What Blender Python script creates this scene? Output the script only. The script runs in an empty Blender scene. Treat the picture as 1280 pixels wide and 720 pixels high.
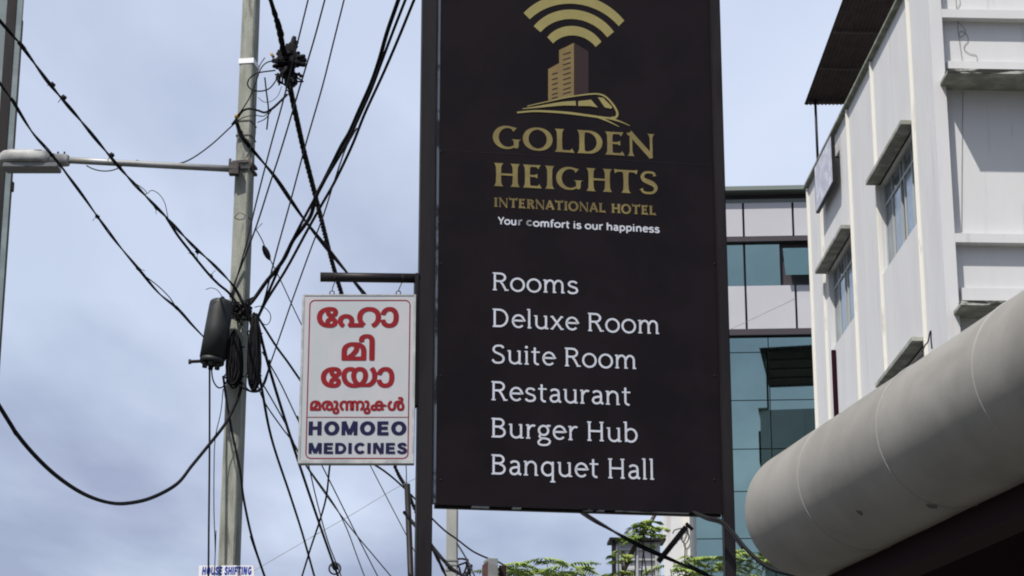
import bpy, bmesh, math, random
from mathutils import Vector, Matrix
S = bpy.context.scene
C = S.collection
R = math.radians
random.seed(7)

# ------------------------------------------------------------------ camera, sky, sun, exposure
F_PX, PITCH, EYE = 2829.0, R(16.84), 1.6
cd = bpy.data.cameras.new('camera'); cam = bpy.data.objects.new('camera', cd); C.objects.link(cam)
cd.sensor_width = 36.0; cd.lens = F_PX / 1280 * 36.0; cd.clip_end = 6000; cd.clip_start = 0.1
cam.location = (0, 0, EYE); cam.rotation_euler = (R(90) + PITCH, 0, 0)
S.camera = cam
SUN_EL, SUN_AZ = R(56), R(218)            # azimuth clockwise from +Y: behind the camera, to its left
W = bpy.data.worlds.new('World'); S.world = W; W.use_nodes = True
nt = W.node_tree; nt.nodes.clear()
N = nt.nodes.new; L = nt.links.new
out = N('ShaderNodeOutputWorld'); bg = N('ShaderNodeBackground'); sky = N('ShaderNodeTexSky')
sky.sky_type = 'NISHITA'; sky.sun_disc = False; sky.sun_elevation = SUN_EL; sky.sun_rotation = SUN_AZ
sky.air_density = 1.0; sky.dust_density = 2.2; sky.ozone_density = 1.5
bg.inputs['Strength'].default_value = 0.1
tc = N('ShaderNodeTexCoord'); sep = N('ShaderNodeSeparateXYZ'); L(tc.outputs['Generated'], sep.inputs[0])
mx = N('ShaderNodeMath'); mx.operation = 'MAXIMUM'; mx.inputs[1].default_value = 0.03; L(sep.outputs['Z'], mx.inputs[0])
def wdiv(a):
    d = N('ShaderNodeMath'); d.operation = 'DIVIDE'; L(a, d.inputs[0]); L(mx.outputs[0], d.inputs[1]); return d.outputs[0]
cmb = N('ShaderNodeCombineXYZ'); L(wdiv(sep.outputs['X']), cmb.inputs[0]); L(wdiv(sep.outputs['Y']), cmb.inputs[1])
mp = N('ShaderNodeMapping'); mp.inputs['Scale'].default_value = (1.35, 0.42, 1); mp.inputs['Location'].default_value = (2.3, 0.4, 0)
L(cmb.outputs[0], mp.inputs[0])
n1 = N('ShaderNodeTexNoise'); n1.inputs['Scale'].default_value = 0.9; n1.inputs['Detail'].default_value = 7; n1.inputs['Roughness'].default_value = 0.52; n1.inputs['Distortion'].default_value = 0.35
L(mp.outputs[0], n1.inputs['Vector'])
rp = N('ShaderNodeValToRGB'); rp.color_ramp.elements[0].position = 0.40; rp.color_ramp.elements[1].position = 0.66
rp.color_ramp.elements[0].color = (0.74, 0.74, 0.74, 1); rp.color_ramp.elements[1].color = (0.97, 0.97, 0.97, 1)
L(n1.outputs['Fac'], rp.inputs[0])
n2 = N('ShaderNodeTexNoise'); n2.inputs['Scale'].default_value = 1.1; n2.inputs['Detail'].default_value = 6; n2.inputs['Roughness'].default_value = 0.48
mp2 = N('ShaderNodeMapping'); mp2.inputs['Location'].default_value = (7.7, 3.2, 0); L(mp.outputs[0], mp2.inputs[0]); L(mp2.outputs[0], n2.inputs['Vector'])
rc = N('ShaderNodeValToRGB'); rc.color_ramp.elements[0].position = 0.30; rc.color_ramp.elements[1].position = 0.56
rc.color_ramp.elements[0].color = (3.0, 3.4, 4.75, 1); rc.color_ramp.elements[1].color = (5.45, 6.1, 7.5, 1)
el = N('ShaderNodeMapRange'); el.inputs[1].default_value = 0.14; el.inputs[2].default_value = 0.36; el.inputs[3].default_value = -0.17; el.inputs[4].default_value = 0.10; L(sep.outputs['Z'], el.inputs[0])
ad2 = N('ShaderNodeMath'); ad2.operation = 'ADD'; L(n2.outputs['Fac'], ad2.inputs[0]); L(el.outputs[0], ad2.inputs[1]); L(ad2.outputs[0], rc.inputs[0])
mix = N('ShaderNodeMix'); mix.data_type = 'RGBA'
hz_ = N('ShaderNodeMapRange'); hz_.inputs[1].default_value = 0.45; hz_.inputs[2].default_value = 0.72; hz_.inputs[3].default_value = 1.0; hz_.inputs[4].default_value = 0.12; L(sep.outputs['Z'], hz_.inputs[0])
fm = N('ShaderNodeMath'); fm.operation = 'MULTIPLY'; L(rp.outputs[0], fm.inputs[0]); L(hz_.outputs[0], fm.inputs[1])
L(fm.outputs[0], mix.inputs[0]); L(sky.outputs[0], mix.inputs[6]); L(rc.outputs[0], mix.inputs[7])
L(mix.outputs[2], bg.inputs['Color']); L(bg.outputs[0], out.inputs['Surface'])
sd = bpy.data.lights.new('sun', 'SUN'); sd.energy = 4.5; sd.angle = R(0.6); sd.color = (1.0, 0.955, 0.90)
sun = bpy.data.objects.new('sun', sd); C.objects.link(sun)
_d = Vector((math.sin(SUN_AZ) * math.cos(SUN_EL), math.cos(SUN_AZ) * math.cos(SUN_EL), math.sin(SUN_EL)))
sun.rotation_euler = (-_d).to_track_quat('-Z', 'Y').to_euler(); sun.location = (0, 0, 60)
vs = S.view_settings; vs.view_transform = 'Standard'; vs.look = 'None'; vs.gamma = 1; vs.use_curve_mapping = False
vs.exposure = 0.36
S.cycles.max_bounces = 6; S.cycles.use_denoising = True; S.cycles.filter_width = 2.0

# ------------------------------------------------------------------ measuring: photograph pixel -> real place
CAM = Vector((0, 0, EYE))
FW = Vector((0, math.cos(PITCH), math.sin(PITCH))); UP = Vector((0, -math.sin(PITCH), math.cos(PITCH)))
def ray(u, v): return FW * F_PX + Vector((1, 0, 0)) * (u - 640) + UP * (360 - v)
def at(u, v, Y):
    r = ray(u, v); return CAM + r * (Y / r.y)
class Frame:
    """a thing's own axes: origin on the ground, turned about z; hit() measures a pixel on one of its planes"""
    def __init__(s, loc, deg):
        s.loc = Vector(loc); s.rz = R(deg); s.M = Matrix.Translation(s.loc) @ Matrix.Rotation(s.rz, 4, 'Z'); s.I = s.M.inverted()
    def hit(s, u, v, axis, val):
        o = s.I @ CAM; d = s.I.to_3x3() @ ray(u, v); i = 'xyz'.index(axis)
        return o + d * ((val - o[i]) / d[i])

# ------------------------------------------------------------------ materials
def mat(name, col, rough=0.7, metal=0.0, spec=0.5, var=0.0, scale=4.0, col2=None, bump=0.0, bscale=40.0, stretch=(1, 1, 1), coat=0.0, cover=(0.45, 0.62), streak=None):
    m = bpy.data.materials.new(name); m.use_nodes = True; t = m.node_tree; b = t.nodes['Principled BSDF']
    b.inputs['Base Color'].default_value = (*col, 1); b.inputs['Roughness'].default_value = rough
    b.inputs['Metallic'].default_value = metal; b.inputs['Specular IOR Level'].default_value = spec; b.inputs['Coat Weight'].default_value = coat
    if var or bump or col2:
        c = t.nodes.new('ShaderNodeTexCoord'); mpn = t.nodes.new('ShaderNodeMapping'); mpn.inputs['Scale'].default_value = stretch
        t.links.new(c.outputs['Object'], mpn.inputs[0])
    if var or col2:
        n = t.nodes.new('ShaderNodeTexNoise'); n.inputs['Scale'].default_value = scale; n.inputs['Detail'].default_value = 8; n.inputs['Roughness'].default_value = 0.62
        t.links.new(mpn.outputs[0], n.inputs['Vector'])
        r = t.nodes.new('ShaderNodeValToRGB'); c2 = col2 or tuple(x * (1 - var) for x in col)
        r.color_ramp.elements[0].position, r.color_ramp.elements[1].position = cover
        r.color_ramp.elements[0].color = (*c2, 1); r.color_ramp.elements[1].color = (*col, 1)
        t.links.new(n.outputs['Fac'], r.inputs[0]); t.links.new(r.outputs[0], b.inputs['Base Color'])
    if streak:
        scol, sscale, sst, scov, samt = streak; src = b.inputs['Base Color'].links[0].from_socket
        m2 = t.nodes.new('ShaderNodeMapping'); m2.inputs['Scale'].default_value = sst; m2.inputs['Location'].default_value = (3.1, 1.7, .6); t.links.new(c.outputs['Object'], m2.inputs[0])
        n5 = t.nodes.new('ShaderNodeTexNoise'); n5.inputs['Scale'].default_value = sscale; n5.inputs['Detail'].default_value = 6; t.links.new(m2.outputs[0], n5.inputs['Vector'])
        r5 = t.nodes.new('ShaderNodeMapRange'); r5.inputs[1].default_value, r5.inputs[2].default_value, r5.inputs[4].default_value = scov[0], scov[1], samt; t.links.new(n5.outputs['Fac'], r5.inputs[0])
        mm = t.nodes.new('ShaderNodeMix'); mm.data_type = 'RGBA'; t.links.new(r5.outputs[0], mm.inputs[0]); t.links.new(src, mm.inputs[6]); mm.inputs[7].default_value = (*scol, 1); t.links.new(mm.outputs[2], b.inputs['Base Color'])
    if bump:
        n3 = t.nodes.new('ShaderNodeTexNoise'); n3.inputs['Scale'].default_value = bscale; n3.inputs['Detail'].default_value = 4
        t.links.new(mpn.outputs[0], n3.inputs['Vector'])
        bp = t.nodes.new('ShaderNodeBump'); bp.inputs['Strength'].default_value = bump; bp.inputs['Distance'].default_value = 0.01
        t.links.new(n3.outputs['Fac'], bp.inputs['Height']); t.links.new(bp.outputs[0], b.inputs['Normal'])
    return m
M = dict(
    vinyl=mat('black_vinyl', (0.0050, 0.0030, 0.0042), 0.40, spec=0.12, col2=(0.0078, 0.0050, 0.0064), scale=1.6, bump=0.25, bscale=2.2),
    post=mat('dark_paint', (0.0075, 0.0055, 0.0065), 0.5, spec=.2, col2=(0.012, 0.010, 0.010), scale=7, bump=0.1, stretch=(1, 1, .2)),
    trim=mat('worn_trim', (0.30, 0.32, 0.34), 0.5, col2=(0.018, 0.016, 0.018), scale=3.0, stretch=(1, 1, .8), cover=(.42, .47)),
    ink=mat('white_print', (0.50, 0.525, 0.58), 0.6, var=.12, scale=9),
    ink2=mat('worn_print', (0.13, 0.13, 0.145), 0.6, col2=(.24, .24, .26), scale=30),
    gold=mat('gold_print', (0.20, 0.165, 0.062), 0.6, spec=.15, col2=(0.155, 0.125, 0.05), scale=5),
    gold2=mat('dull_gold_print', (0.215, 0.17, 0.065), 0.6, spec=.15, col2=(0.125, 0.095, 0.038), scale=4),
    gold_logo=mat('pale_gold_print', (0.25, 0.215, 0.085), 0.6, spec=.15, var=.1, scale=6),
    copper=mat('copper_print', (0.19, 0.138, 0.058), 0.6, spec=.15, var=.15, scale=8),
    umber=mat('umber_print', (0.026, 0.016, 0.017), 0.6, spec=.15),
    seam=mat('vinyl_seam', (0.014, 0.010, 0.013), 0.5, spec=.15),
    board=mat('white_acrylic', (0.40, 0.39, 0.405), 0.4, spec=.3, col2=(0.35, 0.375, 0.39), scale=2.2, stretch=(1, 1, .6)),
    boardframe=mat('aluminium', (0.42, 0.43, 0.42), 0.45, metal=0.3, var=.3, scale=9),
    red=mat('red_print', (0.205, 0.011, 0.016), 0.6, spec=.12, var=.15, scale=12),
    navy=mat('navy_print', (0.010, 0.010, 0.046), 0.6, spec=.12, var=.1),
    blue=mat('blue_print', (0.015, 0.045, 0.30), 0.6, spec=.15),
    white=mat('white_sheet', (0.72, 0.72, 0.74), 0.5, var=.06),
    conc=mat('pole_concrete', (0.275, 0.285, 0.245), 0.9, col2=(0.17, 0.18, 0.15), scale=6, stretch=(2.2, 2.2, .5), streak=((.05, .05, .042), 9, (2.4, 2.4, .35), (.62, .70), .5), bump=.35, bscale=60, cover=(.36, .62)),
    conc2=mat('far_concrete', (0.29, 0.29, 0.275), 0.85, col2=(.24, .245, .23), scale=3, stretch=(1, 1, .4)),
    galv=mat('galvanised', (0.27, 0.28, 0.28), 0.5, metal=.25, col2=(.20, .20, .19), scale=9, stretch=(.4, 1, 1)),
    lamp=mat('lamp_housing', (0.34, 0.35, 0.34), 0.5, col2=(.20, .20, .195), scale=6, stretch=(.6, 1, 1)),
    lens=mat('lamp_lens', (0.11, 0.115, 0.115), 0.35),
    cable=mat('black_cable', (0.008, 0.008, 0.0095), 0.65, spec=.13, var=.4, scale=10),
    cable2=mat('grey_cable', (0.018, 0.019, 0.022), 0.6, spec=.25, var=.3, scale=10),
    closure=mat('closure_plastic', (0.020, 0.022, 0.022), 0.55, spec=.3, var=.35, scale=9),
    rust=mat('rusty_clamp', (0.06, 0.045, 0.04), 0.7, col2=(.02, .017, .02), scale=18),
    amber=mat('amber_plastic', (0.35, 0.22, 0.06), 0.5),
    wall=mat('white_wall_paint', (0.535, 0.54, 0.54), 0.85, col2=(0.49, 0.49, 0.495), scale=1.1, stretch=(1, 1, .35), bump=.12, bscale=30, cover=(.3, .6), streak=((.24, .22, .20), 2.2, (2.6, 2.6, .22), (.60, .76), .38)),
    cream=mat('cream_paint', (0.60, 0.59, 0.53), 0.8, col2=(.40, .38, .34), scale=5, stretch=(1, 1, .2), cover=(.3, .42)),
    slab=mat('mouldy_cement', (0.36, 0.36, 0.33), 0.9, col2=(.016, .016, .014), scale=1.6, stretch=(1, 1, 4), cover=(.53, .60)),
    shade=mat('sunshade_cement', (0.33, 0.335, 0.30), 0.9, col2=(.20, .205, .18), scale=3),
    coping=mat('greenish_cement', (0.27, 0.285, 0.24), 0.9, col2=(.15, .165, .13), scale=3),  # mottled dull green grey, the same all over
    frame=mat('window_alu', (0.36, 0.38, 0.37), 0.5, metal=.2),
    pane=mat('window_glass', (0.25, 0.31, 0.36), 0.12, metal=.7, var=.25, scale=2.5),
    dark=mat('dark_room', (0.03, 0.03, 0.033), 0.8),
    sheet=mat('roof_sheet', (0.030, 0.020, 0.022), 0.65, col2=(.045, .032, .032), scale=4),
    teal=mat('teal_glass', (0.28, 0.40, 0.37), 0.015, metal=1.0, var=.10, scale=.6),
    tealpane=mat('pale_teal_glass', (0.33, 0.54, 0.53), 0.03, metal=.95),
    mull=mat('mullion', (0.035, 0.028, 0.035), 0.5),
    panel=mat('cladding_panel', (0.43, 0.43, 0.455), 0.45, var=.06, scale=.7),
    cap=mat('roof_cap', (0.14, 0.165, 0.15), 0.6),
    canvas=mat('awning_canvas', (0.232, 0.224, 0.20), 0.6, col2=(.175, .168, .148), scale=2.6, bump=.35, bscale=3.5, cover=(.32, .62), streak=((.10, .095, .085), 2.4, (1.9, .5, 1.9), (.56, .72), .32)),
    welt=mat('awning_welt', (0.27, 0.265, 0.25), 0.55),
    soot=mat('soot', (0.075, 0.07, 0.065), 0.8),
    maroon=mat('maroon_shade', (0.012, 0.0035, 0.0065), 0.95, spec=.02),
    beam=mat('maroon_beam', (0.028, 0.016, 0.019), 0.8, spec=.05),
    teal_edge=mat('teal_flashing', (0.15, 0.195, 0.205), 0.55, var=.3, scale=3),
    bark=mat('bark', (0.055, 0.042, 0.030), 0.9),
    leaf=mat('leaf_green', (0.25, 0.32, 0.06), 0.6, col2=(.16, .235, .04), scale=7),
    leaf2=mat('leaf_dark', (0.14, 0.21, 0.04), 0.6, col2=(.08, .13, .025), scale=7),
    banner=mat('pale_banner', (0.55, 0.57, 0.62), 0.5, col2=(.36, .36, .42), scale=5),
    brick=mat('brown_box', (0.13, 0.065, 0.055), 0.8),
    asphalt=mat('asphalt', (0.055, 0.053, 0.05), 0.9, var=.3, scale=3, bump=.3),
    paving=mat('paving', (0.13, 0.125, 0.115), 0.9, var=.25, scale=2),
    earth=mat('earth', (0.085, 0.08, 0.06), 0.95, var=.3, scale=.3),
)
for k_, tr in (('leaf', .0), ('leaf2', .0)):
    b = M[k_].node_tree.nodes['Principled BSDF']; b.inputs['Transmission Weight'].default_value = 0

# ------------------------------------------------------------------ builders
def box(bm, x0, x1, y0, y1, z0, z1):
    v = [bm.verts.new(p) for p in ((x0, y0, z0), (x1, y0, z0), (x1, y1, z0), (x0, y1, z0), (x0, y0, z1), (x1, y0, z1), (x1, y1, z1), (x0, y1, z1))]
    for f in ((0, 3, 2, 1), (4, 5, 6, 7), (0, 1, 5, 4), (1, 2, 6, 5), (2, 3, 7, 6), (3, 0, 4, 7)): bm.faces.new([v[i] for i in f])
    return v
def quad(bm, *p):
    return bm.faces.new([bm.verts.new(q) for q in p])
def smooth_path(pts, n=8):
    p = [Vector(q) for q in pts]
    if len(p) < 3: return [p[0].lerp(p[1], i / 4) for i in range(5)] if len(p) == 2 else p
    o = []
    for i in range(len(p) - 1):
        a, b, c, d = p[max(i - 1, 0)], p[i], p[i + 1], p[min(i + 2, len(p) - 1)]
        if i == 0: a = b * 2 - c
        if i == len(p) - 2: d = c * 2 - b
        for k in range(n):
            t = k / n
            o.append(0.5 * ((2 * b) + (c - a) * t + (2 * a - 5 * b + 4 * c - d) * t * t + (3 * b - a - 3 * c + d) * t ** 3))
    o.append(p[-1]); return o
def tube(bm, pts, r, n=6, caps=True):
    rr = r if callable(r) else (lambda t: r)
    prev = None; rings = []
    for i, p in enumerate(pts):
        d = (pts[min(i + 1, len(pts) - 1)] - pts[max(i - 1, 0)])
        if d.length < 1e-9: d = Vector((0, 0, 1))
        d.normalize()
        if prev is None:
            a = d.orthogonal().normalized()
        else:
            a = prev - d * prev.dot(d)
            a = a.normalized() if a.length > 1e-6 else d.orthogonal().normalized()
        prev = a; b = d.cross(a); q = rr(i / max(1, len(pts) - 1))
        rings.append([bm.verts.new(p + (a * math.cos(2 * math.pi * k / n) + b * math.sin(2 * math.pi * k / n)) * q) for k in range(n)])
    for i in range(len(rings) - 1):
        for k in range(n):
            f = bm.faces.new((rings[i][k], rings[i][(k + 1) % n], rings[i + 1][(k + 1) % n], rings[i + 1][k])); f.smooth = True
    if caps:
        bm.faces.new(rings[0][::-1]); bm.faces.new(rings[-1])
def twisted(bm, pts, r, strands=3, pitch=0.22, n=5):
    rad = r * 0.52; s = 0; prev = None; tr = [[] for _ in range(strands)]
    for i, p in enumerate(pts):
        if i: s += (p - pts[i - 1]).length
        d = (pts[min(i + 1, len(pts) - 1)] - pts[max(i - 1, 0)]).normalized()
        a = d.orthogonal().normalized() if prev is None else (prev - d * prev.dot(d)).normalized()
        prev = a; b = d.cross(a)
        for k in range(strands):
            w = 2 * math.pi * (k / strands + s / pitch); tr[k].append(p + (a * math.cos(w) + b * math.sin(w)) * rad)
    for k in range(strands): tube(bm, tr[k], r * 0.55, n)
def lathe(bm, base, axis, prof, n=20):
    axis = axis.normalized(); a = axis.orthogonal().normalized(); b = axis.cross(a); rings = []
    for h, r in prof:
        rings.append([bm.verts.new(base + axis * h + (a * math.cos(2 * math.pi * k / n) + b * math.sin(2 * math.pi * k / n)) * max(r, 1e-4)) for k in range(n)])
    for i in range(len(rings) - 1):
        for k in range(n):
            f = bm.faces.new((rings[i][k], rings[i][(k + 1) % n], rings[i + 1][(k + 1) % n], rings[i + 1][k])); f.smooth = True
    bm.faces.new(rings[0][::-1]); bm.faces.new(rings[-1])
def tag(o, label, cat, group=None, kind=None):
    if label: o['label'] = label
    if cat: o['category'] = cat
    if group: o['group'] = group
    if kind: o['kind'] = kind
    return o
def thing(name, label, cat, frame, group=None):
    e = bpy.data.objects.new(name, None); C.objects.link(e); e.empty_display_size = .3
    e.location = frame.loc; e.rotation_euler = (0, 0, frame.rz)
    return tag(e, label, cat, group)
def obj(name, bm, m, parent=None, label=None):
    """one mesh object; under a parent the vertices are in the thing's own axes"""
    bmesh.ops.recalc_face_normals(bm, faces=bm.faces)
    me = bpy.data.meshes.new(name); bm.to_mesh(me); bm.free()
    me.materials.append(M[m]); o = bpy.data.objects.new(name, me); C.objects.link(o)
    if parent: o.parent = parent
    if label: o['label'] = label
    return o
def rebase(o, p):
    p = Vector(p); o.data.transform(Matrix.Translation(-p)); o.location = p; return o
def BM(): return bmesh.new()
def shift(bm, v): bmesh.ops.translate(bm, verts=bm.verts, vec=v)
def bevel(bm, w, seg=2):
    bmesh.ops.bevel(bm, geom=bm.edges[:] + bm.verts[:], offset=w, segments=seg, affect='EDGES')

# ------------------------------------------------------------------ lettering: pen strokes and type
class Pen:
    """collects flat strokes; each stroke lies a fraction of a millimetre above the one before"""
    def __init__(s): s.f = []
    def ribbon(s, pts, w, close=False):
        n = len(pts); w = w if isinstance(w, (list, tuple)) else [w] * n; a, b = [], []
        for i in range(n):
            if close: p0, p1 = pts[(i - 1) % n], pts[(i + 1) % n]
            else: p0, p1 = pts[max(i - 1, 0)], pts[min(i + 1, n - 1)]
            dx, dy = p1[0] - p0[0], p1[1] - p0[1]; l = math.hypot(dx, dy) or 1e-6; nx, ny = -dy / l, dx / l; k = 1.0
            if 0 < i < n - 1 and not close:
                ex, ey = pts[i][0] - p0[0], pts[i][1] - p0[1]; el = math.hypot(ex, ey) or 1e-6
                k = 1 / max(.5, abs((-ey / el) * nx + (ex / el) * ny))
            a.append((pts[i][0] + nx * w[i] / 2 * k, pts[i][1] + ny * w[i] / 2 * k)); b.append((pts[i][0] - nx * w[i] / 2 * k, pts[i][1] - ny * w[i] / 2 * k))
        q = []
        for i in range(n if close else n - 1):
            j = (i + 1) % n; q.append([a[i], a[j], b[j], b[i]])
        s.f.append(q)
    def poly(s, pts): s.f.append([list(pts)])
    def faces(s, tr):
        """[[quads]...] -> transformed copies"""
        return [[[tr(*p) for p in q] for q in st] for st in s.f]
def arc(cx, cy, rx, ry, a0, a1, n=20):
    return [(cx + rx * math.cos(R(a0 + (a1 - a0) * i / n)), cy + ry * math.sin(R(a0 + (a1 - a0) * i / n))) for i in range(n + 1)]
def cr(pts, n=6):
    return [(p.x, p.y) for p in smooth_path([(x, y, 0) for x, y in pts], n)]

def glyph_slab(c, w=.103, sv=.07):
    """thin letters with small foot serifs; returns strokes, advance"""
    p = Pen(); XH = .73; h = w / 2
    def stem(x, y0, y1, foot=(1, 1), head=(1, 0)):
        p.ribbon([(x, y0), (x, y1)], w)
        if foot and y0 == 0: p.ribbon([(x - .045 - .055 * foot[0], sv / 2), (x + .045 + .055 * foot[1], sv / 2)], sv)
        if head: p.ribbon([(x - .045 - .06 * head[0], y1 - sv / 2), (x + .045 + .05 * head[1], y1 - sv / 2)], sv)
    if c == ' ': return p, .30
    if c in 'RDBH':
        stem(.14, 0, 1)
    if c == 'R':
        p.ribbon([(.14, 1 - h), (.40, 1 - h)] + arc(.40, .735, .245, .265 - h, 90, -90)[1:] + [(.14, .47 + h)], w)
        p.ribbon([(.40, .52), (.52, .36), (.70, 0)], w); p.ribbon([(.62, sv / 2), (.82, sv / 2)], sv); return p, .84
    if c == 'D':
        p.ribbon([(.14, 1 - h), (.36, 1 - h)] + arc(.36, .5, .40, .5 - h, 90, -90, 28)[1:] + [(.14, h)], w); return p, .90
    if c == 'B':
        p.ribbon([(.14, 1 - h), (.40, 1 - h)] + arc(.40, .755, .215, .245 - h, 90, -90)[1:] + [(.14, .51 + h)], w)
        p.ribbon([(.14, .51 + h - .004), (.42, .51 + h - .004)] + arc(.42, .28, .25, .28 - h, 90, -90)[1:] + [(.14, h)], w); return p, .80
    if c == 'H':
        stem(.14, 0, 1, head=(1, 1)); stem(.74, 0, 1, head=(1, 1)); p.ribbon([(.14, .51), (.74, .51)], w * .95); return p, .92
    if c == 'S':
        p.ribbon(cr([(.60, .83), (.55, .92), (.40, .955), (.22, .92), (.12, .77), (.18, .62), (.36, .53), (.54, .43), (.62, .27), (.55, .10), (.36, .035), (.17, .07), (.07, .20)]), w); return p, .74
    if c == 'o':
        p.ribbon(arc(.37, XH / 2, .315, XH / 2 + .015 - h + .02, 0, 360, 36)[:-1], w, True); return p, .76
    if c == 'e':
        p.ribbon([(.09, .40), (.63, .40)] + arc(.36, .37, .275, .325, 5, 318, 30), w * .97); return p, .71
    if c == 'c':
        p.ribbon(arc(.36, .37, .275, .31, 48, 312, 28), w); return p, .62
    if c == 'Y': p.ribbon([(.04, 1), (.38, .42), (.38, 0)], w); p.ribbon([(.72, 1), (.38, .42)], w); return p, .76
    if c == 'f': p.ribbon([(.17, 0), (.17, .80)] + arc(.36, .84, .19, .17, 180, 90, 8) + [(.42, 1.0)], w); p.ribbon([(.0, XH - .07), (.40, XH - .07)], w * .8); return p, .44
    if c == 'h':
        p.ribbon([(.13, 0), (.13, 1.04)], w); p.ribbon([(.13, .42), (.16, .52)] + arc(.39, .46, .22, .235, 150, 0, 16) + [(.61, 0)], w); return p, .76
    if c == 'p':
        p.ribbon([(.13, -.28), (.13, XH)], w); p.ribbon([(.13, .52)] + arc(.37, .365, .27, .31, 140, -140, 26) + [(.13, .2)], w); return p, .74
    if c in 'mn':
        stem(.13, 0, XH, foot=(1, 1)); xs = [.13, .61] if c == 'n' else [.13, .55, .97]
        for i in range(len(xs) - 1):
            a, b = xs[i], xs[i + 1]
            p.ribbon([(a, .42), (a + .03, .52)] + arc((a + b) / 2 + .02, .46, (b - a) / 2 - .02, .235, 150, 0, 16) + [(b, 0)], w)
            p.ribbon([(b - .06, sv / 2), (b + .11, sv / 2)], sv)
        return p, xs[-1] + .17
    if c == 'r':
        stem(.13, 0, XH, foot=(1, 1)); p.ribbon([(.13, .40), (.16, .52)] + arc(.37, .44, .2, .245, 150, 62, 10), w); return p, .50
    if c == 'u':
        p.ribbon([(.13, XH), (.13, .30)] + arc(.37, .28, .24, .245, 180, 330, 18), w)
        p.ribbon([(.61, 0), (.61, XH)], w); p.ribbon([(.02, XH - sv / 2), (.16, XH - sv / 2)], sv); p.ribbon([(.50, XH - sv / 2), (.64, XH - sv / 2)], sv); p.ribbon([(.58, sv / 2), (.73, sv / 2)], sv); return p, .77
    if c == 's':
        p.ribbon(cr([(.49, .59), (.43, .66), (.31, .69), (.17, .66), (.10, .54), (.16, .44), (.30, .38), (.45, .32), (.51, .20), (.45, .08), (.29, .035), (.14, .06), (.06, .15)]), w); return p, .62
    if c == 'l':
        p.ribbon([(.13, 0), (.13, 1.06)], w); p.ribbon([(.02, 1.06 - sv / 2), (.16, 1.06 - sv / 2)], sv); p.ribbon([(.05, sv / 2), (.24, sv / 2)], sv); return p, .30
    if c == 'i':
        stem(.14, 0, XH); p.poly(arc(.13, .93, .075, .075, 0, 360, 12)[:-1]); return p, .32
    if c == 't':
        p.ribbon([(.17, .93), (.17, .22)] + arc(.33, .20, .16, .16, 180, 285, 10), w); p.ribbon([(.0, XH - max(sv, w * .8) / 2), (.42, XH - max(sv, w * .8) / 2)], max(sv, w * .75)); return p, .46
    if c == 'x':
        p.ribbon([(.08, XH), (.58, 0)], w); p.ribbon([(.57, XH), (.07, 0)], w * .92)
        for x, y in ((.08, XH - sv / 2), (.57, XH - sv / 2), (.08, sv / 2), (.59, sv / 2)): p.ribbon([(x - .07, y), (x + .07, y)], sv)
        return p, .67
    if c == 'a':
        p.ribbon(cr([(.11, .60), (.20, .67), (.33, .685), (.46, .63), (.50, .50)]) + [(.50, .16), (.53, .07), (.62, .04)], w)
        p.ribbon(cr([(.50, .40), (.34, .39), (.17, .34), (.10, .20), (.18, .07), (.32, .05), (.44, .11), (.50, .20)]), w); return p, .66
    if c == 'b':
        p.ribbon([(.13, 0.02), (.13, 1.06)], w); p.ribbon([(.02, 1.06 - sv / 2), (.16, 1.06 - sv / 2)], sv)
        p.ribbon([(.13, .46)] + arc(.37, .36, .28, .325, 140, -140, 26) + [(.13, .2)], w); return p, .74
    if c == 'q':
        p.ribbon([(.60, -.30), (.60, XH)], w); p.ribbon([(.48, -.30 + sv / 2), (.72, -.30 + sv / 2)], sv)
        p.ribbon([(.60, .52)] + arc(.36, .365, .28, .325, 40, 320, 26) + [(.60, .2)], w); return p, .76
    if c == 'g':
        p.ribbon(arc(.32, .45, .225, .235, 0, 360, 28)[:-1], w, True); p.ribbon([(.46, .62), (.52, .70), (.66, .69)], w * .9)
        p.ribbon(cr([(.20, .25), (.12, .15), (.20, .06), (.42, .04), (.58, -.02), (.62, -.15), (.50, -.27), (.30, -.30), (.12, -.26), (.07, -.14), (.16, -.03), (.24, .03)]), w * .92); return p, .68
    return p, .4
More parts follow.
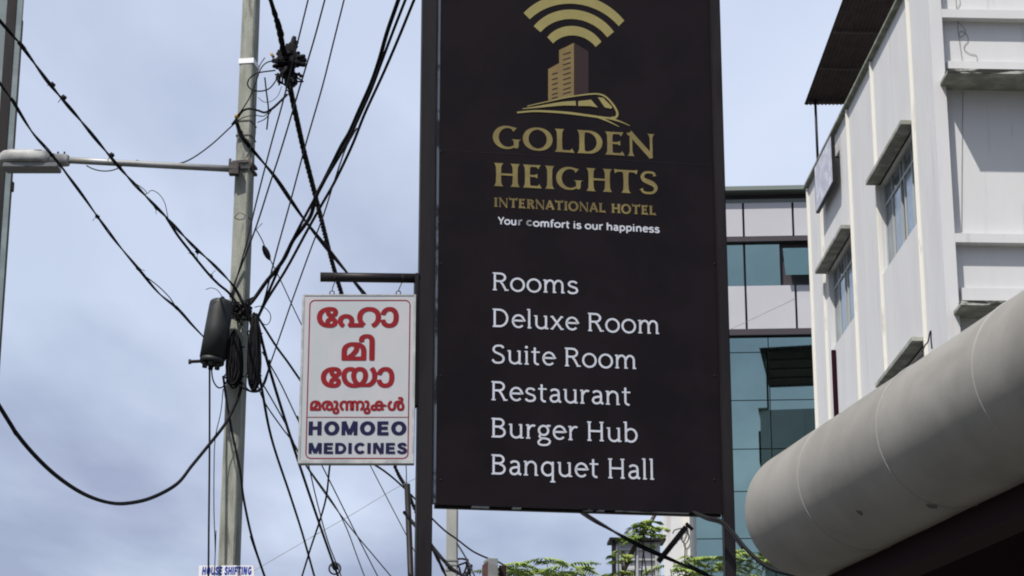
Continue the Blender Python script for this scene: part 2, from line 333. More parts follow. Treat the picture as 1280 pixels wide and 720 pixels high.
def glyph_flare(c, T=.20, t=.088):
    """wide display capitals with flared stems"""
    p = Pen()
    def stem(x, w=T, y0=0, y1=1):
        p.ribbon([(x, y0), (x, y0 + .035), (x, y0 + .16), (x, (y0 + y1) / 2), (x, y1 - .16), (x, y1 - .035), (x, y1)], [w * 1.95, w * 1.5, w * 1.06, w * .95, w * 1.06, w * 1.5, w * 1.95])
    def arm(x0, x1, y, w=t, up=0):
        p.ribbon([(x0, y), (x1 - .12, y), (x1 - .03, y + up * .03), (x1, y + up * .045)], [w, w * 1.02, w * 1.9, w * 2.5])
    if c == ' ': return p, .45
    if c == 'O':
        n = 44; pts = arc(.54, .5, .46, .455, 0, 360, n)[:-1]; ws = [t + (T - t + .02) * abs(math.cos(2 * math.pi * i / n)) ** 1.4 for i in range(n)]; p.ribbon(pts, ws, True); return p, 1.12
    if c in 'GC':
        pts = arc(.52, .5, .44, .455, 48, 315, 36); ws = [t * 1.0 + (T - t + .02) * max(0, -math.cos(R(48 + 267 * i / 36))) ** 1.3 for i in range(37)]
        ws[0] = t * 2.5; ws[1] = t * 1.8; ws[2] = t * 1.3; p.ribbon(pts, ws)
        if c == 'G': p.ribbon([(.86, .05), (.86, .14), (.86, .34), (.86, .40), (.86, .43)], [.10, T * .9, T * .95, T * 1.3, T * 1.9])
        return p, 1.10
    if c == 'L': stem(.22); arm(.22, .74, t / 2, up=1); return p, .82
    if c == 'E':
        stem(.22); arm(.22, .70, 1 - t / 2, up=-1); arm(.22, .62, .52); arm(.22, .74, t / 2, up=1); return p, .84
    if c == 'D':
        stem(.22); n = 26; pts = [(.2, 1 - t / 2), (.42, 1 - t / 2)] + arc(.44, .5, .46, .5 - t / 2, 90, -90, n)[1:] + [(.2, t / 2)]
        ws = [t, t] + [t + (T - t + .02) * math.cos(R(90 - 180 * i / n)) ** 1.3 if 0 < i < n else t for i in range(1, n + 1)] + [t]; p.ribbon(pts, ws); return p, 1.04
    if c == 'N':
        p.ribbon([(.16, 0), (.16, .05), (.16, .2), (.16, .85), (.16, 1)], [.28, .18, .10, .10, .10]); p.ribbon([(.94, 0.0), (.94, .15), (.94, .8), (.94, .95), (.94, 1)], [.10, .10, .10, .18, .28])
        p.ribbon([(.10, 1), (.16, .95), (.90, .06), (.94, -.06)], [.26, .20, .20, .14]); p.ribbon([(.0, .97), (.14, .97)], .06); return p, 1.10
    if c == 'H': stem(.2); stem(.86); p.ribbon([(.2, .52), (.86, .52)], t); return p, 1.06
    if c == 'I': stem(.2); return p, .42
    if c == 'T':
        stem(.48); p.ribbon([(.02, .93), (.05, .935), (.16, 1 - t / 2), (.80, 1 - t / 2), (.91, .935), (.94, .93)], [t * 2.3, t * 1.9, t, t, t * 1.9, t * 2.3]); return p, .96
    if c == 'S':
        q = cr([(.62, .80), (.58, .92), (.42, .955), (.22, .92), (.12, .76), (.20, .61), (.40, .52), (.58, .42), (.66, .26), (.56, .09), (.36, .045), (.16, .08), (.07, .22)], 5); n = len(q)
        p.ribbon(q, [t * 1.1 + (T - t) * math.exp(-((i / (n - 1) - .5) / .17) ** 2) + (t * 1.2 if i in (0, n - 1) else 0) for i in range(n)]); return p, .76
    if c == 'R':
        stem(.22); n = 18; pts = [(.2, 1 - t / 2), (.46, 1 - t / 2)] + arc(.46, .74, .24, .26 - t / 2, 90, -90, n)[1:] + [(.2, .48 + t / 2)]
        p.ribbon(pts, [t, t] + [t + (T - t) * math.cos(R(90 - 180 * i / n)) if 0 < i < n else t for i in range(1, n + 1)] + [t]); p.ribbon([(.46, .52), (.60, .34), (.84, 0)], [T * .8, T, T * 1.1]); return p, .90
    if c == 'A':
        p.ribbon([(.08, 0), (.10, .05), (.46, 1)], [t * 2.6, t * 1.3, t]); p.ribbon([(.45, 1), (.86, .06), (.88, 0)], [T, T, T * 1.5]); p.ribbon([(.2, .32), (.7, .32)], t); return p, .96
    return p, .6
def glyph_block(c, w=.28):
    """heavy plain capitals"""
    p = Pen(); h = w / 2
    if c == ' ': return p, .34
    if c == 'H': p.ribbon([(.17, 0), (.17, 1)], w); p.ribbon([(.75, 0), (.75, 1)], w); p.ribbon([(.17, .52), (.75, .52)], w * .82); return p, .95
    if c == 'O': p.ribbon(arc(.54, .5, .50 - h, .515 - h * .85, 0, 360, 36)[:-1], [w * (.84 + .22 * abs(math.cos(2 * math.pi * i / 36))) for i in range(36)], True); return p, 1.08
    if c == 'M': p.ribbon([(.16, 0), (.16, 1)], w * .92); p.ribbon([(.96, 0), (.96, 1)], w * .92); p.ribbon([(.20, 1), (.56, .06)], w * .95); p.ribbon([(.92, 1), (.56, .06)], w * .95); return p, 1.14
    if c == 'E':
        p.ribbon([(.17, 0), (.17, 1)], w)
        for y, x in ((.89, .76), (.51, .72), (.11, .78)): p.ribbon([(.17, y), (x, y)], w * .85)
        return p, .84
    if c == 'F':
        p.ribbon([(.17, 0), (.17, 1)], w)
        for y, x in ((.89, .74), (.50, .66)): p.ribbon([(.17, y), (x, y)], w * .85)
        return p, .78
    if c == 'D': p.ribbon([(.17, 0), (.17, 1)], w); p.ribbon([(.17, .89), (.40, .89)] + arc(.40, .5, .40, .39, 90, -90, 22)[1:] + [(.17, .11)], w * .9); return p, .98
    if c == 'I': p.ribbon([(.17, 0), (.17, 1)], w); return p, .38
    if c in 'CG':
        p.ribbon(arc(.53, .5, .48 - h, .515 - h * .85, 40, 322, 30), w * .95)
        if c == 'G': p.ribbon([(.54, .42), (.95, .42)], w * .75); p.ribbon([(.87, .08), (.87, .44)], w * .8)
        return p, 1.0
    if c == 'N': p.ribbon([(.16, 0), (.16, 1)], w * .92); p.ribbon([(.76, 0), (.76, 1)], w * .92); p.ribbon([(.20, 1), (.72, 0)], w); return p, .95
    if c == 'T': p.ribbon([(.42, 0), (.42, 1)], w); p.ribbon([(.02, .89), (.82, .89)], w * .85); return p, .85
    if c == 'U': p.ribbon([(.16, 1), (.16, .38)] + arc(.47, .38, .31, .27, 180, 360, 20) + [(.78, 1)], w * .95); return p, .96
    if c == 'S': p.ribbon(cr([(.70, .72), (.60, .87), (.40, .90), (.22, .83), (.19, .70), (.32, .58), (.52, .48), (.68, .37), (.68, .20), (.52, .10), (.34, .10), (.18, .18), (.12, .30)], 5), w * .92); return p, .84
    return p, .6
def set_line(text, glyph, x0, x1, z0, cap, bm, y, step=.00022, gap=.05, slant=0.0):
    """one line of strokes between x0 and x1 on the plane y"""
    pens, x = [], 0.0
    for c in text:
        p, adv = glyph(c); pens.append((p, x)); x += adv + gap
    allx = [q[0] + ox for p, ox in pens for st in p.f for qd in st for q in qd]; mn, mxx = min(allx), max(allx); k = (x1 - x0) / (mxx - mn)
    for p, ox in pens:
        for i, st in enumerate(p.f):
            for q in st:
                pt = [(x0 + (px + ox - mn + slant * pz) * k, y - step * (i + 1), z0 + pz * cap) for px, pz in q]
                pt = [a for j, a in enumerate(pt) if (Vector(a) - Vector(pt[j - 1])).length > 1e-7]
                if len(pt) > 2: quad(bm, *pt)
def type_faces(text):
    c = bpy.data.curves.new('type', 'FONT'); c.body = text; c.resolution_u = 5
    o = bpy.data.objects.new('type', c); C.objects.link(o); bpy.context.view_layer.update()
    me = bpy.data.meshes.new_from_object(o); vv = [v.co.copy() for v in me.vertices]; ff = [tuple(p.vertices) for p in me.polygons]
    bpy.data.objects.remove(o); bpy.data.curves.remove(c); bpy.data.meshes.remove(me); return vv, ff
def set_type(items, x0, x1, z0, z1, bm, y, bold=.02, n=8, step=.00005):
    """items: (text, extra advance) set one after the other and fitted into the rectangle; bold in units of type height"""
    V, Fc, x = [], [], 0.0
    for t, adj in items:
        v, f = type_faces(t); w = max(p.x for p in v); x += adj; b = len(V)
        V += [Vector((p.x + x, p.y, 0)) for p in v]; Fc += [tuple(i + b for i in q) for q in f]; x += w
    ax, bx = min(p.x for p in V), max(p.x for p in V); ay, by = min(p.y for p in V), max(p.y for p in V); kx, kz = (x1 - x0) / (bx - ax), (z1 - z0) / (by - ay)
    offs = [(0, 0)] + [(bold * math.cos(2 * math.pi * i / n), bold * math.sin(2 * math.pi * i / n)) for i in range(n)]
    for i, (dx, dz) in enumerate(offs):
        vs_ = [bm.verts.new((x0 + (p.x - ax) * kx + dx * (z1 - z0), y - step * (i + 1), z0 + (p.y - ay) * kz + dz * (z1 - z0))) for p in V]
        for q in Fc:
            try: bm.faces.new([vs_[k] for k in q])
            except ValueError: pass

# ================================================================== SETTING
def sheet(name, x0, x1, y0, y1, z, m):
    bm = BM(); quad(bm, (x0, y0, z), (x1, y0, z), (x1, y1, z), (x0, y1, z)); o = obj(name, bm, m); o['kind'] = 'structure'; return o
sheet('ground', -3000, 3000, -3000, 3000, 0.0, 'earth')
sheet('road', -7.5, 0.9, -200, 400, 0.004, 'asphalt')
bm = BM(); box(bm, 0.9, 1.05, -200, 400, 0, .13); o = obj('kerb', bm, 'conc2'); o['kind'] = 'structure'
bm = BM(); box(bm, 1.052, 4.6, -200, 34, 0, .12); o = obj('pavement', bm, 'paving'); o['kind'] = 'structure'
bm = BM(); box(bm, -3.6, 0.4, 13.6, 21, 0.0, .14); bevel(bm, .02, 1); o = obj('traffic_island', bm, 'paving'); o['kind'] = 'structure'

# ------------------------------------------------------------------ white building on the right
B = Frame((0, 0, 0), 2.35)
p = at(1172, 200, 35.0); B = Frame((p.x, p.y, 0), 2.35)
white = thing('white_building', 'white painted building with cream ribs, sunshades and a dark corrugated roof', 'building', B)
def zf(v, y=0.0): return B.hit(1230, v, 'y', y).z
def ys(u, v): return B.hit(u, v, 'x', 0.0).y
Y_RIB = [ys(1150, 270), ys(1101, 300), ys(1067.5, 300), ys(1029.5, 300), ys(1012.5, 280)]
YEND = Y_RIB[4] + .12
ZPAR = B.hit(1012, 232, 'x', 0).z
BW = 15.0                                   # width of the front
zs1 = B.hit(1126, 155, 'x', -.24).z         # underside of the upper sunshades
zs3 = B.hit(1142, 424, 'x', -.24).z
zsill1 = B.hit(1125, 311, 'x', 0).z
ST = zs1 - zs3                              # storey height
bays = [(Y_RIB[0] + .10, Y_RIB[1] - .03), (Y_RIB[2] + .09, Y_RIB[3] - .35)]
holes = []
for k in range(-1, 4):
    for b0, b1 in bays:
        z1 = zs1 - k * ST; z0 = zsill1 - k * ST
        if z1 < ZPAR - .3: holes.append((b0, b1, z0, z1, k))
def wall_x(bm, x, y0, y1, z0, z1, hs, depth):
    ya = sorted({y0, y1, *[h[0] for h in hs], *[h[1] for h in hs]}); za = sorted({z0, z1, *[h[2] for h in hs], *[h[3] for h in hs]})
    for a, b in zip(ya, ya[1:]):
        for c, d in zip(za, za[1:]):
            if any(h[0] <= (a + b) / 2 <= h[1] and h[2] <= (c + d) / 2 <= h[3] for h in hs): continue
            quad(bm, (x, a, c), (x, a, d), (x, b, d), (x, b, c))
    for a, b, c, d, *_ in hs:
        quad(bm, (x, a, c), (x + depth, a, c), (x + depth, a, d), (x, a, d)); quad(bm, (x, b, c), (x, b, d), (x + depth, b, d), (x + depth, b, c))
        quad(bm, (x, a, c), (x, b, c), (x + depth, b, c), (x + depth, a, c)); quad(bm, (x, a, d), (x + depth, a, d), (x + depth, b, d), (x, b, d))
bm = BM(); wall_x(bm, 0, 0.0, YEND, 0, ZPAR, holes, .16)
REC = .18
xp = B.hit(1188, 200, 'y', 0).x
z_fasc = zf(8); z_sl1, z_sl1b = zf(86.5, -.56), zf(92, -.56)
STF = zf(86.5, -.56) - zf(376, -.56)
levels = []
for k in range(-1, 4):
    d = k * STF
    levels.append(dict(slab_t=z_sl1 - d, slab_b=z_sl1b - d, band_t=zf(292) - d, band_b=zf(303) - d, sill_t=zf(360, .1) - d))
quad(bm, (0, 0, 0), (0, 0, ZPAR), (xp, 0, ZPAR), (xp, 0, 0)); quad(bm, (xp, 0, 0), (xp, 0, ZPAR), (xp, REC, ZPAR), (xp, REC, 0))
quad(bm, (xp, REC, 0), (xp, REC, ZPAR), (BW, REC, ZPAR), (BW, REC, 0))
quad(bm, (0, YEND, 0), (BW, YEND, 0), (BW, YEND, ZPAR), (0, YEND, ZPAR)); quad(bm, (BW, REC, 0), (BW, REC, ZPAR), (BW, YEND, ZPAR), (BW, YEND, 0))
quad(bm, (0.16, .2, ZPAR - .9), (BW, .2, ZPAR - .9), (BW, YEND, ZPAR - .9), (.16, YEND, ZPAR - .9))
quad(bm, (.16, 0.2, ZPAR), (.16, YEND, ZPAR), (.16, YEND, ZPAR - .9), (.16, .2, ZPAR - .9))
obj('wall', bm, 'wall', white)
bm = BM()
for l in levels:
    box(bm, xp + .002, BW, 0.0, REC + .05, l['band_b'], l['band_t'])
    box(bm, xp + .07, BW, .10, REC + .05, l['slab_t'] - STF + .002, l['sill_t'])
obj('front_band', bm, 'wall', white)
xs_ = B.hit(1184.5, 88, 'y', -.56).x
for l in levels[:]:
    bm = BM(); box(bm, xs_, BW, -.55, REC + .06, l['slab_b'], l['slab_t']); bevel(bm, .012, 1); so = obj('balcony_slab', bm, 'shade', white)
    bm = BM(); box(bm, xs_ - .004, BW, -.563, -.551, l['slab_b'] + .004, l['slab_t'] + .006); box(bm, xs_ - .004, BW, -.5508, -.35, l['slab_t'] + .001, l['slab_t'] + .006); obj('stained_edge', bm, 'slab', so)
for i, y in enumerate(Y_RIB):
    bm = BM(); w = .032 if i < 4 else .04
    box(bm, -.055, .03, y - w, y + w, 0, ZPAR - .01 if i else ZPAR); bevel(bm, .008, 1); obj('rib', bm, 'cream', white)
for k in range(-1, 4):
    for (b0, b1) in ((Y_RIB[0] + .036, Y_RIB[1] - .036), (Y_RIB[2] + .036, Y_RIB[3] - .15)):
        z = zs1 - k * ST
        if z > ZPAR - .3: continue
        bm = BM(); v = box(bm, -.24, .04, b0, b1, z, z + .085); bevel(bm, .008, 1); obj('sunshade', bm, 'shade', white)
bm = BM(); box(bm, -.10, .20, -.02, YEND + .05, ZPAR + .001, ZPAR + .07); box(bm, .202, BW, -.02, .2, ZPAR + .001, ZPAR + .07); bevel(bm, .01, 1); obj('coping', bm, 'coping', white)
for (y0, y1, z0, z1, k) in holes:
    if z0 < 2: continue
    fr = BM(); x = .10; tw = .035; zt = z1 - .42
    for a, b in ((y0, y0 + tw), (y1 - tw, y1)): box(fr, x, x + .05, a, b, z0, z1)
    for c, d in ((z0, z0 + tw), (z1 - tw, z1), (zt, zt + .04)): box(fr, x + .002, x + .048, y0 + tw, y1 - tw, c, d)
    fx = (0, .25, .47, .56, .80, 1.0) if k == 0 else (0, .22, .42, .53, .76, 1.0); nb = 5
    for j in range(1, nb):
        yy = y0 + (y1 - y0) * fx[j]; box(fr, x + .004, x + .046, yy - .02, yy + .02, z0 + tw, zt - .001); box(fr, x + .004, x + .046, yy - .015, yy + .015, zt + .041, z1 - tw)
    w = obj('window', fr, 'frame', white)
    g = BM()
    for j in range(nb):
        if j == 2: continue                     # a leaf slid open
        xx = x + .022 + .004 * (j % 2)
        ya_, yb2 = y0 + (y1 - y0) * fx[j], y0 + (y1 - y0) * fx[j + 1]; quad(g, (xx, ya_, z0 + .01), (xx, yb2, z0 + .01), (xx, yb2, zt + .02), (xx, ya_, zt + .02))
    quad(g, (x + .03, y0, zt + .02), (x + .03, y1, zt + .02), (x + .03, y1, z1), (x + .03, y0, z1)); obj('pane', g, 'pane', w)
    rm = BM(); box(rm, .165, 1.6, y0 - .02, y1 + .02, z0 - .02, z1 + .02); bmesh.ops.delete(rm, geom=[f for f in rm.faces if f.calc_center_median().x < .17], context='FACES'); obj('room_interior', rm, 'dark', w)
# corrugated roof on posts above the parapet
EAVE = -.01
pe = B.hit(1005, 131, 'x', EAVE); YR1 = pe.y; ZR1 = pe.z
pn = B.hit(1053, 0, 'x', EAVE); rise = (pn.z - ZR1) / (pn.y - YR1)
bm = BM(); nx, x1r = 110, 5.6; YR0 = YR1 - 7.2
top, bot = [], []
for j in range(13):
    yy = YR1 + (YR0 - YR1) * j / 12; row = []
    for i in range(nx * 4 + 1):
        xx = EAVE + (x1r - EAVE) * i / (nx * 4); row.append(bm.verts.new((xx, yy, ZR1 + rise * (yy - YR1) + .012 * math.sin(2 * math.pi * (xx - EAVE) / .085) + .02 * (xx - EAVE))))
    top.append(row)
for j in range(12):
    for i in range(nx * 4): f = bm.faces.new((top[j][i], top[j][i + 1], top[j + 1][i + 1], top[j + 1][i])); f.smooth = True
bmesh.ops.solidify(bm, geom=bm.faces[:], thickness=.004)
rf = obj('roof', bm, 'sheet', white)
bm = BM()
for j in range(5):
    yy = YR1 - .25 - 1.65 * j; z = ZR1 + rise * (yy - YR1) - .075; box(bm, EAVE + .05, x1r, yy - .025, yy + .025, z, z + .05)
obj('purlin', bm, 'sheet', rf)
bm = BM(); pb = B.hit(1020.5, 150, 'x', -.12); yq = min(YR1 - .3, YEND - .05); qx = B.hit(1020.5, 160, 'y', yq).x; tube(bm, [Vector((qx, yq, ZPAR + .071)), Vector((qx, yq, ZR1 + rise * (yq - YR1) - .03))], .03, 8)
for yy in (YR1 - 2.2, YR1 - 5.6): tube(bm, [Vector((3.2, yy, ZPAR - .9)), Vector((3.2, yy, ZR1 + rise * (yy - YR1) - .03))], .03, 8)
obj('roof_post', bm, 'post', white)
bm = BM(); zh_ = ZR1 + rise * (9.0 - YR1) - .12; box(bm, 1.7, 8.0, 8.6, 10.4, ZPAR - .898, zh_); obj('reflection_box', bm, 'sheet', white)  # unseen box added to extend the dark reflection in the far glass
bm = BM(); a = B.hit(1042.5, 438, 'x', -.04); tube(bm, [Vector((-.05, a.y, .2)), Vector((-.05, a.y, a.z))], .05, 8); obj('drain_pipe', bm, 'maroon', white)
# banner on the side wall
ya, yb = ys(1051.5, 200), ys(1029, 200); zt_ = B.hit(1051, 146, 'x', -.18).z; zb_ = B.hit(1052, 206, 'x', -.18).z
bf = Frame(B.M @ Vector((-.18, (ya + yb) / 2, zb_)), 2.35)
bn = thing('wall_board', 'pale faded notice board in a dark frame fixed high on the white side wall', 'board', bf)
hw = abs(ya - yb) / 2; hh = zt_ - zb_
bm = BM(); box(bm, -.012, .012, -hw, hw, 0, hh); obj('panel', bm, 'banner', bn)
bm = BM(); 
for a, b, c, d in ((-hw - .03, -hw, -.03, hh + .03), (hw, hw + .03, -.03, hh + .03)): box(bm, -.015, .06, a, b, c, d)
box(bm, -.012, .06, -hw, hw, -.03, -.001); box(bm, -.012, .06, -hw, hw, hh + .001, hh + .03); obj('frame', bm, 'post', bn)
bm = BM()
for y_ in (-hw + .2, hw - .2): tube(bm, [Vector((.05, y_, hh * .6)), Vector((.17, y_, hh * .6))], .015, 6)
obj('bracket', bm, 'post', bn)
# loose wires down the front
def front(u, v): return B.M @ B.hit(u, v, 'y', REC - .012)
def wire_thing(name, label, cat, pts, r, m='cable', strands=0, group=None, n=6, tie=None, res=8, pitch=.25):
    bm = BM(); sp = smooth_path(pts, res)
    if strands: twisted(bm, sp, r, strands, pitch)
    else: tube(bm, sp, r, n)
    o = obj(name, bm, m); rebase(o, pts[0]); return tag(o, label, cat, group)
wire_thing('loose_wire', 'thin straight wire hanging down the white front wall past the upper slab', 'wire', [front(*q) for q in ((1194.5, -6), (1196.5, 22), (1198.5, 45), (1202, 70), (1204, 85), (1203.5, 130), (1202.5, 200), (1202, 290))], .004, 'coping')
wire_thing('loose_wire', 'thin tangled wire with small loops on the upper white front wall', 'wire', [front(*q) for q in ((1198, -6), (1200, 4), (1195, 14), (1197, 26), (1204, 34), (1207, 40), (1202, 46), (1198.5, 43), (1202, 39), (1209, 44), (1210, 51), (1206, 56), (1205.5, 62), (1212, 67), (1220, 69), (1221.5, 76), (1219.5, 85))], .004, 'coping')
wire_thing('wall_hook', 'short bent black hooks sticking out of the white wall just above the awning', 'hook', [front(*q) for q in ((1153, 440), (1156, 432), (1160, 427), (1162, 417), (1163.5, 414), (1163.8, 424), (1165, 436))], .012, 'post')

# ------------------------------------------------------------------ glass fronted building far behind
pg = at(910, 400, 57.2); G = Frame((pg.x, pg.y, 0), -3.2)
glass = thing('glass_building', 'far office building with teal glass strips between white cladding bands', 'building', G)
gx0, gx1 = G.hit(846, 600, 'y', 0).x, G.hit(1200, 300, 'y', 0).x
def zg(v, y=0.0): return G.hit(960, v, 'y', y).z
mull_x = [G.hit(931, 330, 'y', 0).x + k * (G.hit(992, 280, 'y', 0).x - G.hit(930, 280, 'y', 0).x) for k in range(-2, 7)]
def row(name, v0, v1, m, y=0.0, d=.3, gap=.025, cells=True):
    bm = BM(); xs = [gx0] + [q for q in mull_x if gx0 + .1 < q < gx1 - .1] + [gx1]
    for a, b in zip(xs, xs[1:]): box(bm, a + gap, b - gap, y, y + d, zg(v1), zg(v0))
    return obj(name, bm, m, glass)
bm = BM(); box(bm, gx0, gx1, .22, 14, 0, zg(237)); obj('wall', bm, 'mull', glass)
bm = BM(); box(bm, gx0 - .15, gx1, -.25, 14.2, zg(237, -.25), zg(232, -.25)); obj('roof_cap', bm, 'cap', glass)
bm = BM(); box(bm, gx0, gx1, .05, .21, zg(253), zg(248)); obj('parapet_rail', bm, 'cap', glass)
row('cladding_panel', 253.5, 295, 'panel', gap=.03); 
bm = BM(); box(bm, gx0, gx1, -.06, .2, zg(302), zg(296.5)); obj('sill_band', bm, 'mull', glass)
xo0 = G.hit(976.5, 330, 'y', 0).x; zt_, zb_ = zg(302.5), zg(356.5)
bm = BM(); xs = [gx0] + [q for q in mull_x if gx0 + .1 < q < xo0 - .3] + [xo0]
for a, b in zip(xs, xs[1:]): box(bm, a + .03, b - .03, .10, .14, zb_, zt_)
xo1 = G.hit(1030, 330, 'y', 0).x; box(bm, xo1, gx1, .10, .14, zb_, zt_); obj('glass_strip', bm, 'teal', glass)
zp1, zp0 = zg(311), zg(347); v = []
bm = BM(); 
quad(bm, (xo0 + .05, -.03, zp1), (xo1 - .05, -.03, zp1), (xo1 - .05, -.22, zp0), (xo0 + .09, -.22, zp0)); bmesh.ops.solidify(bm, geom=bm.faces[:], thickness=.03); obj('open_pane', bm, 'tealpane', glass)
row('cladding_panel', 357, 411, 'panel', gap=.03)
bm = BM(); box(bm, gx0, gx1, -.06, .2, zg(419), zg(411.5)); obj('sill_band', bm, 'mull', glass)
trans = [419.5, 439, 499, 560, 613, 672, 740, 900, 1100]
bm = BM(); xs = [gx0] + [q + .55 for q in mull_x if gx0 + .2 < q + .55 < gx1 - .2] + [gx1]
for t0, t1 in zip(trans, trans[1:]):
    for a, b in zip(xs, xs[1:]): box(bm, a + .012, b - .012, .10, .14, zg(t1) + .012, zg(t0) - .012)
obj('curtain_glass', bm, 'teal', glass)

# ------------------------------------------------------------------ white house behind the sign, low
ph = at(829, 680, 44.0); H = Frame((ph.x, ph.y, 0), -6)
house = thing('white_house', 'narrow white rendered house seen under the right end of the big sign', 'building', H)
hx1 = H.hit(861, 690, 'y', 0).x; ztop = H.hit(845, 560, 'y', 0).z
bm = BM(); box(bm, 0, hx1, 0, 7, 0, ztop); obj('wall', bm, 'wall', house)
bm = BM(); hc = H.hit(854.5, 690, 'y', 0).x; box(bm, hc, hx1 + .03, -.05, -.002, 0, ztop - .1); obj('corner_strip', bm, 'cream', house)
bm = BM()
def hp(u, v, y=-.1): return H.hit(u, v, 'y', y)
for pth in (((841, 667), (843, 663), (849, 661), (855, 660), (858, 658)), ((858, 658), (854, 668), (852, 674), (856.5, 680), (861, 672), (858, 660)), ((856.5, 680), (856, 700), (857, 722))):
    tube(bm, smooth_path([hp(*q) for q in pth], 4), .012, 5)
tube(bm, [hp(858, 658), hp(858, 658, 0.01)], .02, 5); obj('iron_bracket', bm, 'post', house)
pc = at(763, 680, 38.0); K = Frame((pc.x, pc.y, 0), 3)
cage = thing('louvre_cabin', 'pale louvred rooftop cabin with a dark flat top, below the big sign', 'cabin', K)
kx1 = K.hit(826, 690, 'y', 0).x; kz1 = K.hit(795, 676.5, 'y', 0).z; kz0 = 2.0
bm = BM(); box(bm, -.02, kx1 + .08, -.1, .42, kz1, kz1 + .045); obj('roof', bm, 'post', cage)
bm = BM(); box(bm, .13, kx1, .08, .36, 0, kz1 - .002); obj('wall', bm, 'panel', cage)
bm = BM(); box(bm, .02, .09, -.05, .02, 0, kz1 - .002); obj('post', bm, 'post', cage)
bm = BM()
for q in (.16, .45, .78, kx1 - .03): box(bm, q - .02, q + .02, .02, .078, 0, kz1 - .003)
z = kz1 - .12
while z > kz1 - 3.2:
    box(bm, .18, kx1 - .05, .035, .078, z - .03, z); z -= .17
obj('louvre', bm, 'frame', cage)

# ------------------------------------------------------------------ rolled awning bottom right
vp = ray(2.5, 1203); ad = Vector((vp.x, vp.y, 0)).normalized()
c1 = at(1004.4, 644.5, 10.0); AR = 0.290
rz = math.degrees(math.atan2(ad.y, ad.x)) - 90; A = Frame((c1.x, c1.y, 0), rz); az = c1.z
awn = thing('awning', 'big grey canvas awning with a rolled round front edge, lower right corner', 'awning', A)
LEN = 13.0
bm = BM(); prof = [(AR * .55, .0), (AR * .86, .0), (AR * .96, -.012), (AR, -.05)]
rings = []
nseg = 56
for r_, yy in [(0.001, 0.0)] + prof + [(AR * (1 + .0025 * math.sin(yy * 9)), yy) for yy in [-.05 - .1 * k for k in range(1, int(LEN * 10))]]:
    rings.append([bm.verts.new((r_ * math.cos(2 * math.pi * k / nseg), yy, az + r_ * math.sin(2 * math.pi * k / nseg))) for k in range(nseg)])
for i in range(len(rings) - 1):
    for k in range(nseg): f = bm.faces.new((rings[i][k], rings[i][(k + 1) % nseg], rings[i + 1][(k + 1) % nseg], rings[i + 1][k])); f.smooth = i > 2
roll = obj('roll', bm, 'canvas', awn)
bm = BM(); e_ = -.05 - .1 * (int(LEN * 10) - 1) - .012; quad(bm, *[(AR * .99 * math.cos(2 * math.pi * k / 40), e_, az + AR * .99 * math.sin(2 * math.pi * k / 40)) for k in range(40)]); obj('end_cap', bm, 'canvas', roll)
for s in [.76 + .9 * k for k in range(13)]:
    bm = BM(); ring = [Vector((AR * 1.001 * math.cos(2 * math.pi * k / 64), -s, az + AR * 1.001 * math.sin(2 * math.pi * k / 64))) for k in range(65)]; tube(bm, ring, .0026, 5, False); obj('welt', bm, 'welt', roll)
bm = BM()
for (u, v, q) in ((1166, 633, .020), (1075, 641, .014)):
    o_ = A.I @ CAM; d_ = A.I.to_3x3() @ ray(u, v); a_ = d_.x ** 2 + d_.z ** 2; b_ = o_.x * d_.x + (o_.z - az) * d_.z; c_ = o_.x ** 2 + (o_.z - az) ** 2 - (AR * 1.0045) ** 2
    h_ = o_ + d_ * ((-b_ - math.sqrt(max(0, b_ * b_ - a_ * c_))) / a_); th = math.atan2(h_.z - az, h_.x); rr_ = AR * 1.0045
    quad(bm, *[(rr_ * math.cos(th + q * math.cos(t) * (1 + .3 * math.sin(3 * t)) / AR), h_.y + q * 1.5 * math.sin(t), az + rr_ * math.sin(th + q * math.cos(t) * (1 + .3 * math.sin(3 * t)) / AR)) for t in [2 * math.pi * k / 14 for k in range(14)]])
obj('soot_patch', bm, 'soot', roll)
bm = BM(); box(bm, AR * .35, AR * .35 + .16, -LEN, -.02, az - AR * 1.30, az - AR * .72); bevel(bm, .008, 1); obj('beam', bm, 'beam', awn)
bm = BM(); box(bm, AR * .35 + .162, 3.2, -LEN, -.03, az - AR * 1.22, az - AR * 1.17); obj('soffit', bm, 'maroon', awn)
bm = BM(); box(bm, AR * .8, 3.2, -LEN, -.03, az - .03, az + .0); obj('top_sheet', bm, 'canvas', awn)
pS = A.M @ Vector((3.21, -LEN, 0)); SF = Frame((pS.x, pS.y, 0), rz)
shop = thing('shop_front', 'dark shop front that carries the grey rolled awning', 'building', SF)
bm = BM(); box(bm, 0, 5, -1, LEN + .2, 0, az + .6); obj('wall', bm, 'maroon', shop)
bm = BM(); box(bm, -.2, 0, .2, .4, 0, az - AR * 1.225); box(bm, -.2, 0, LEN - .4, LEN - .2, 0, az - AR * 1.225); obj('pillar', bm, 'beam', shop)

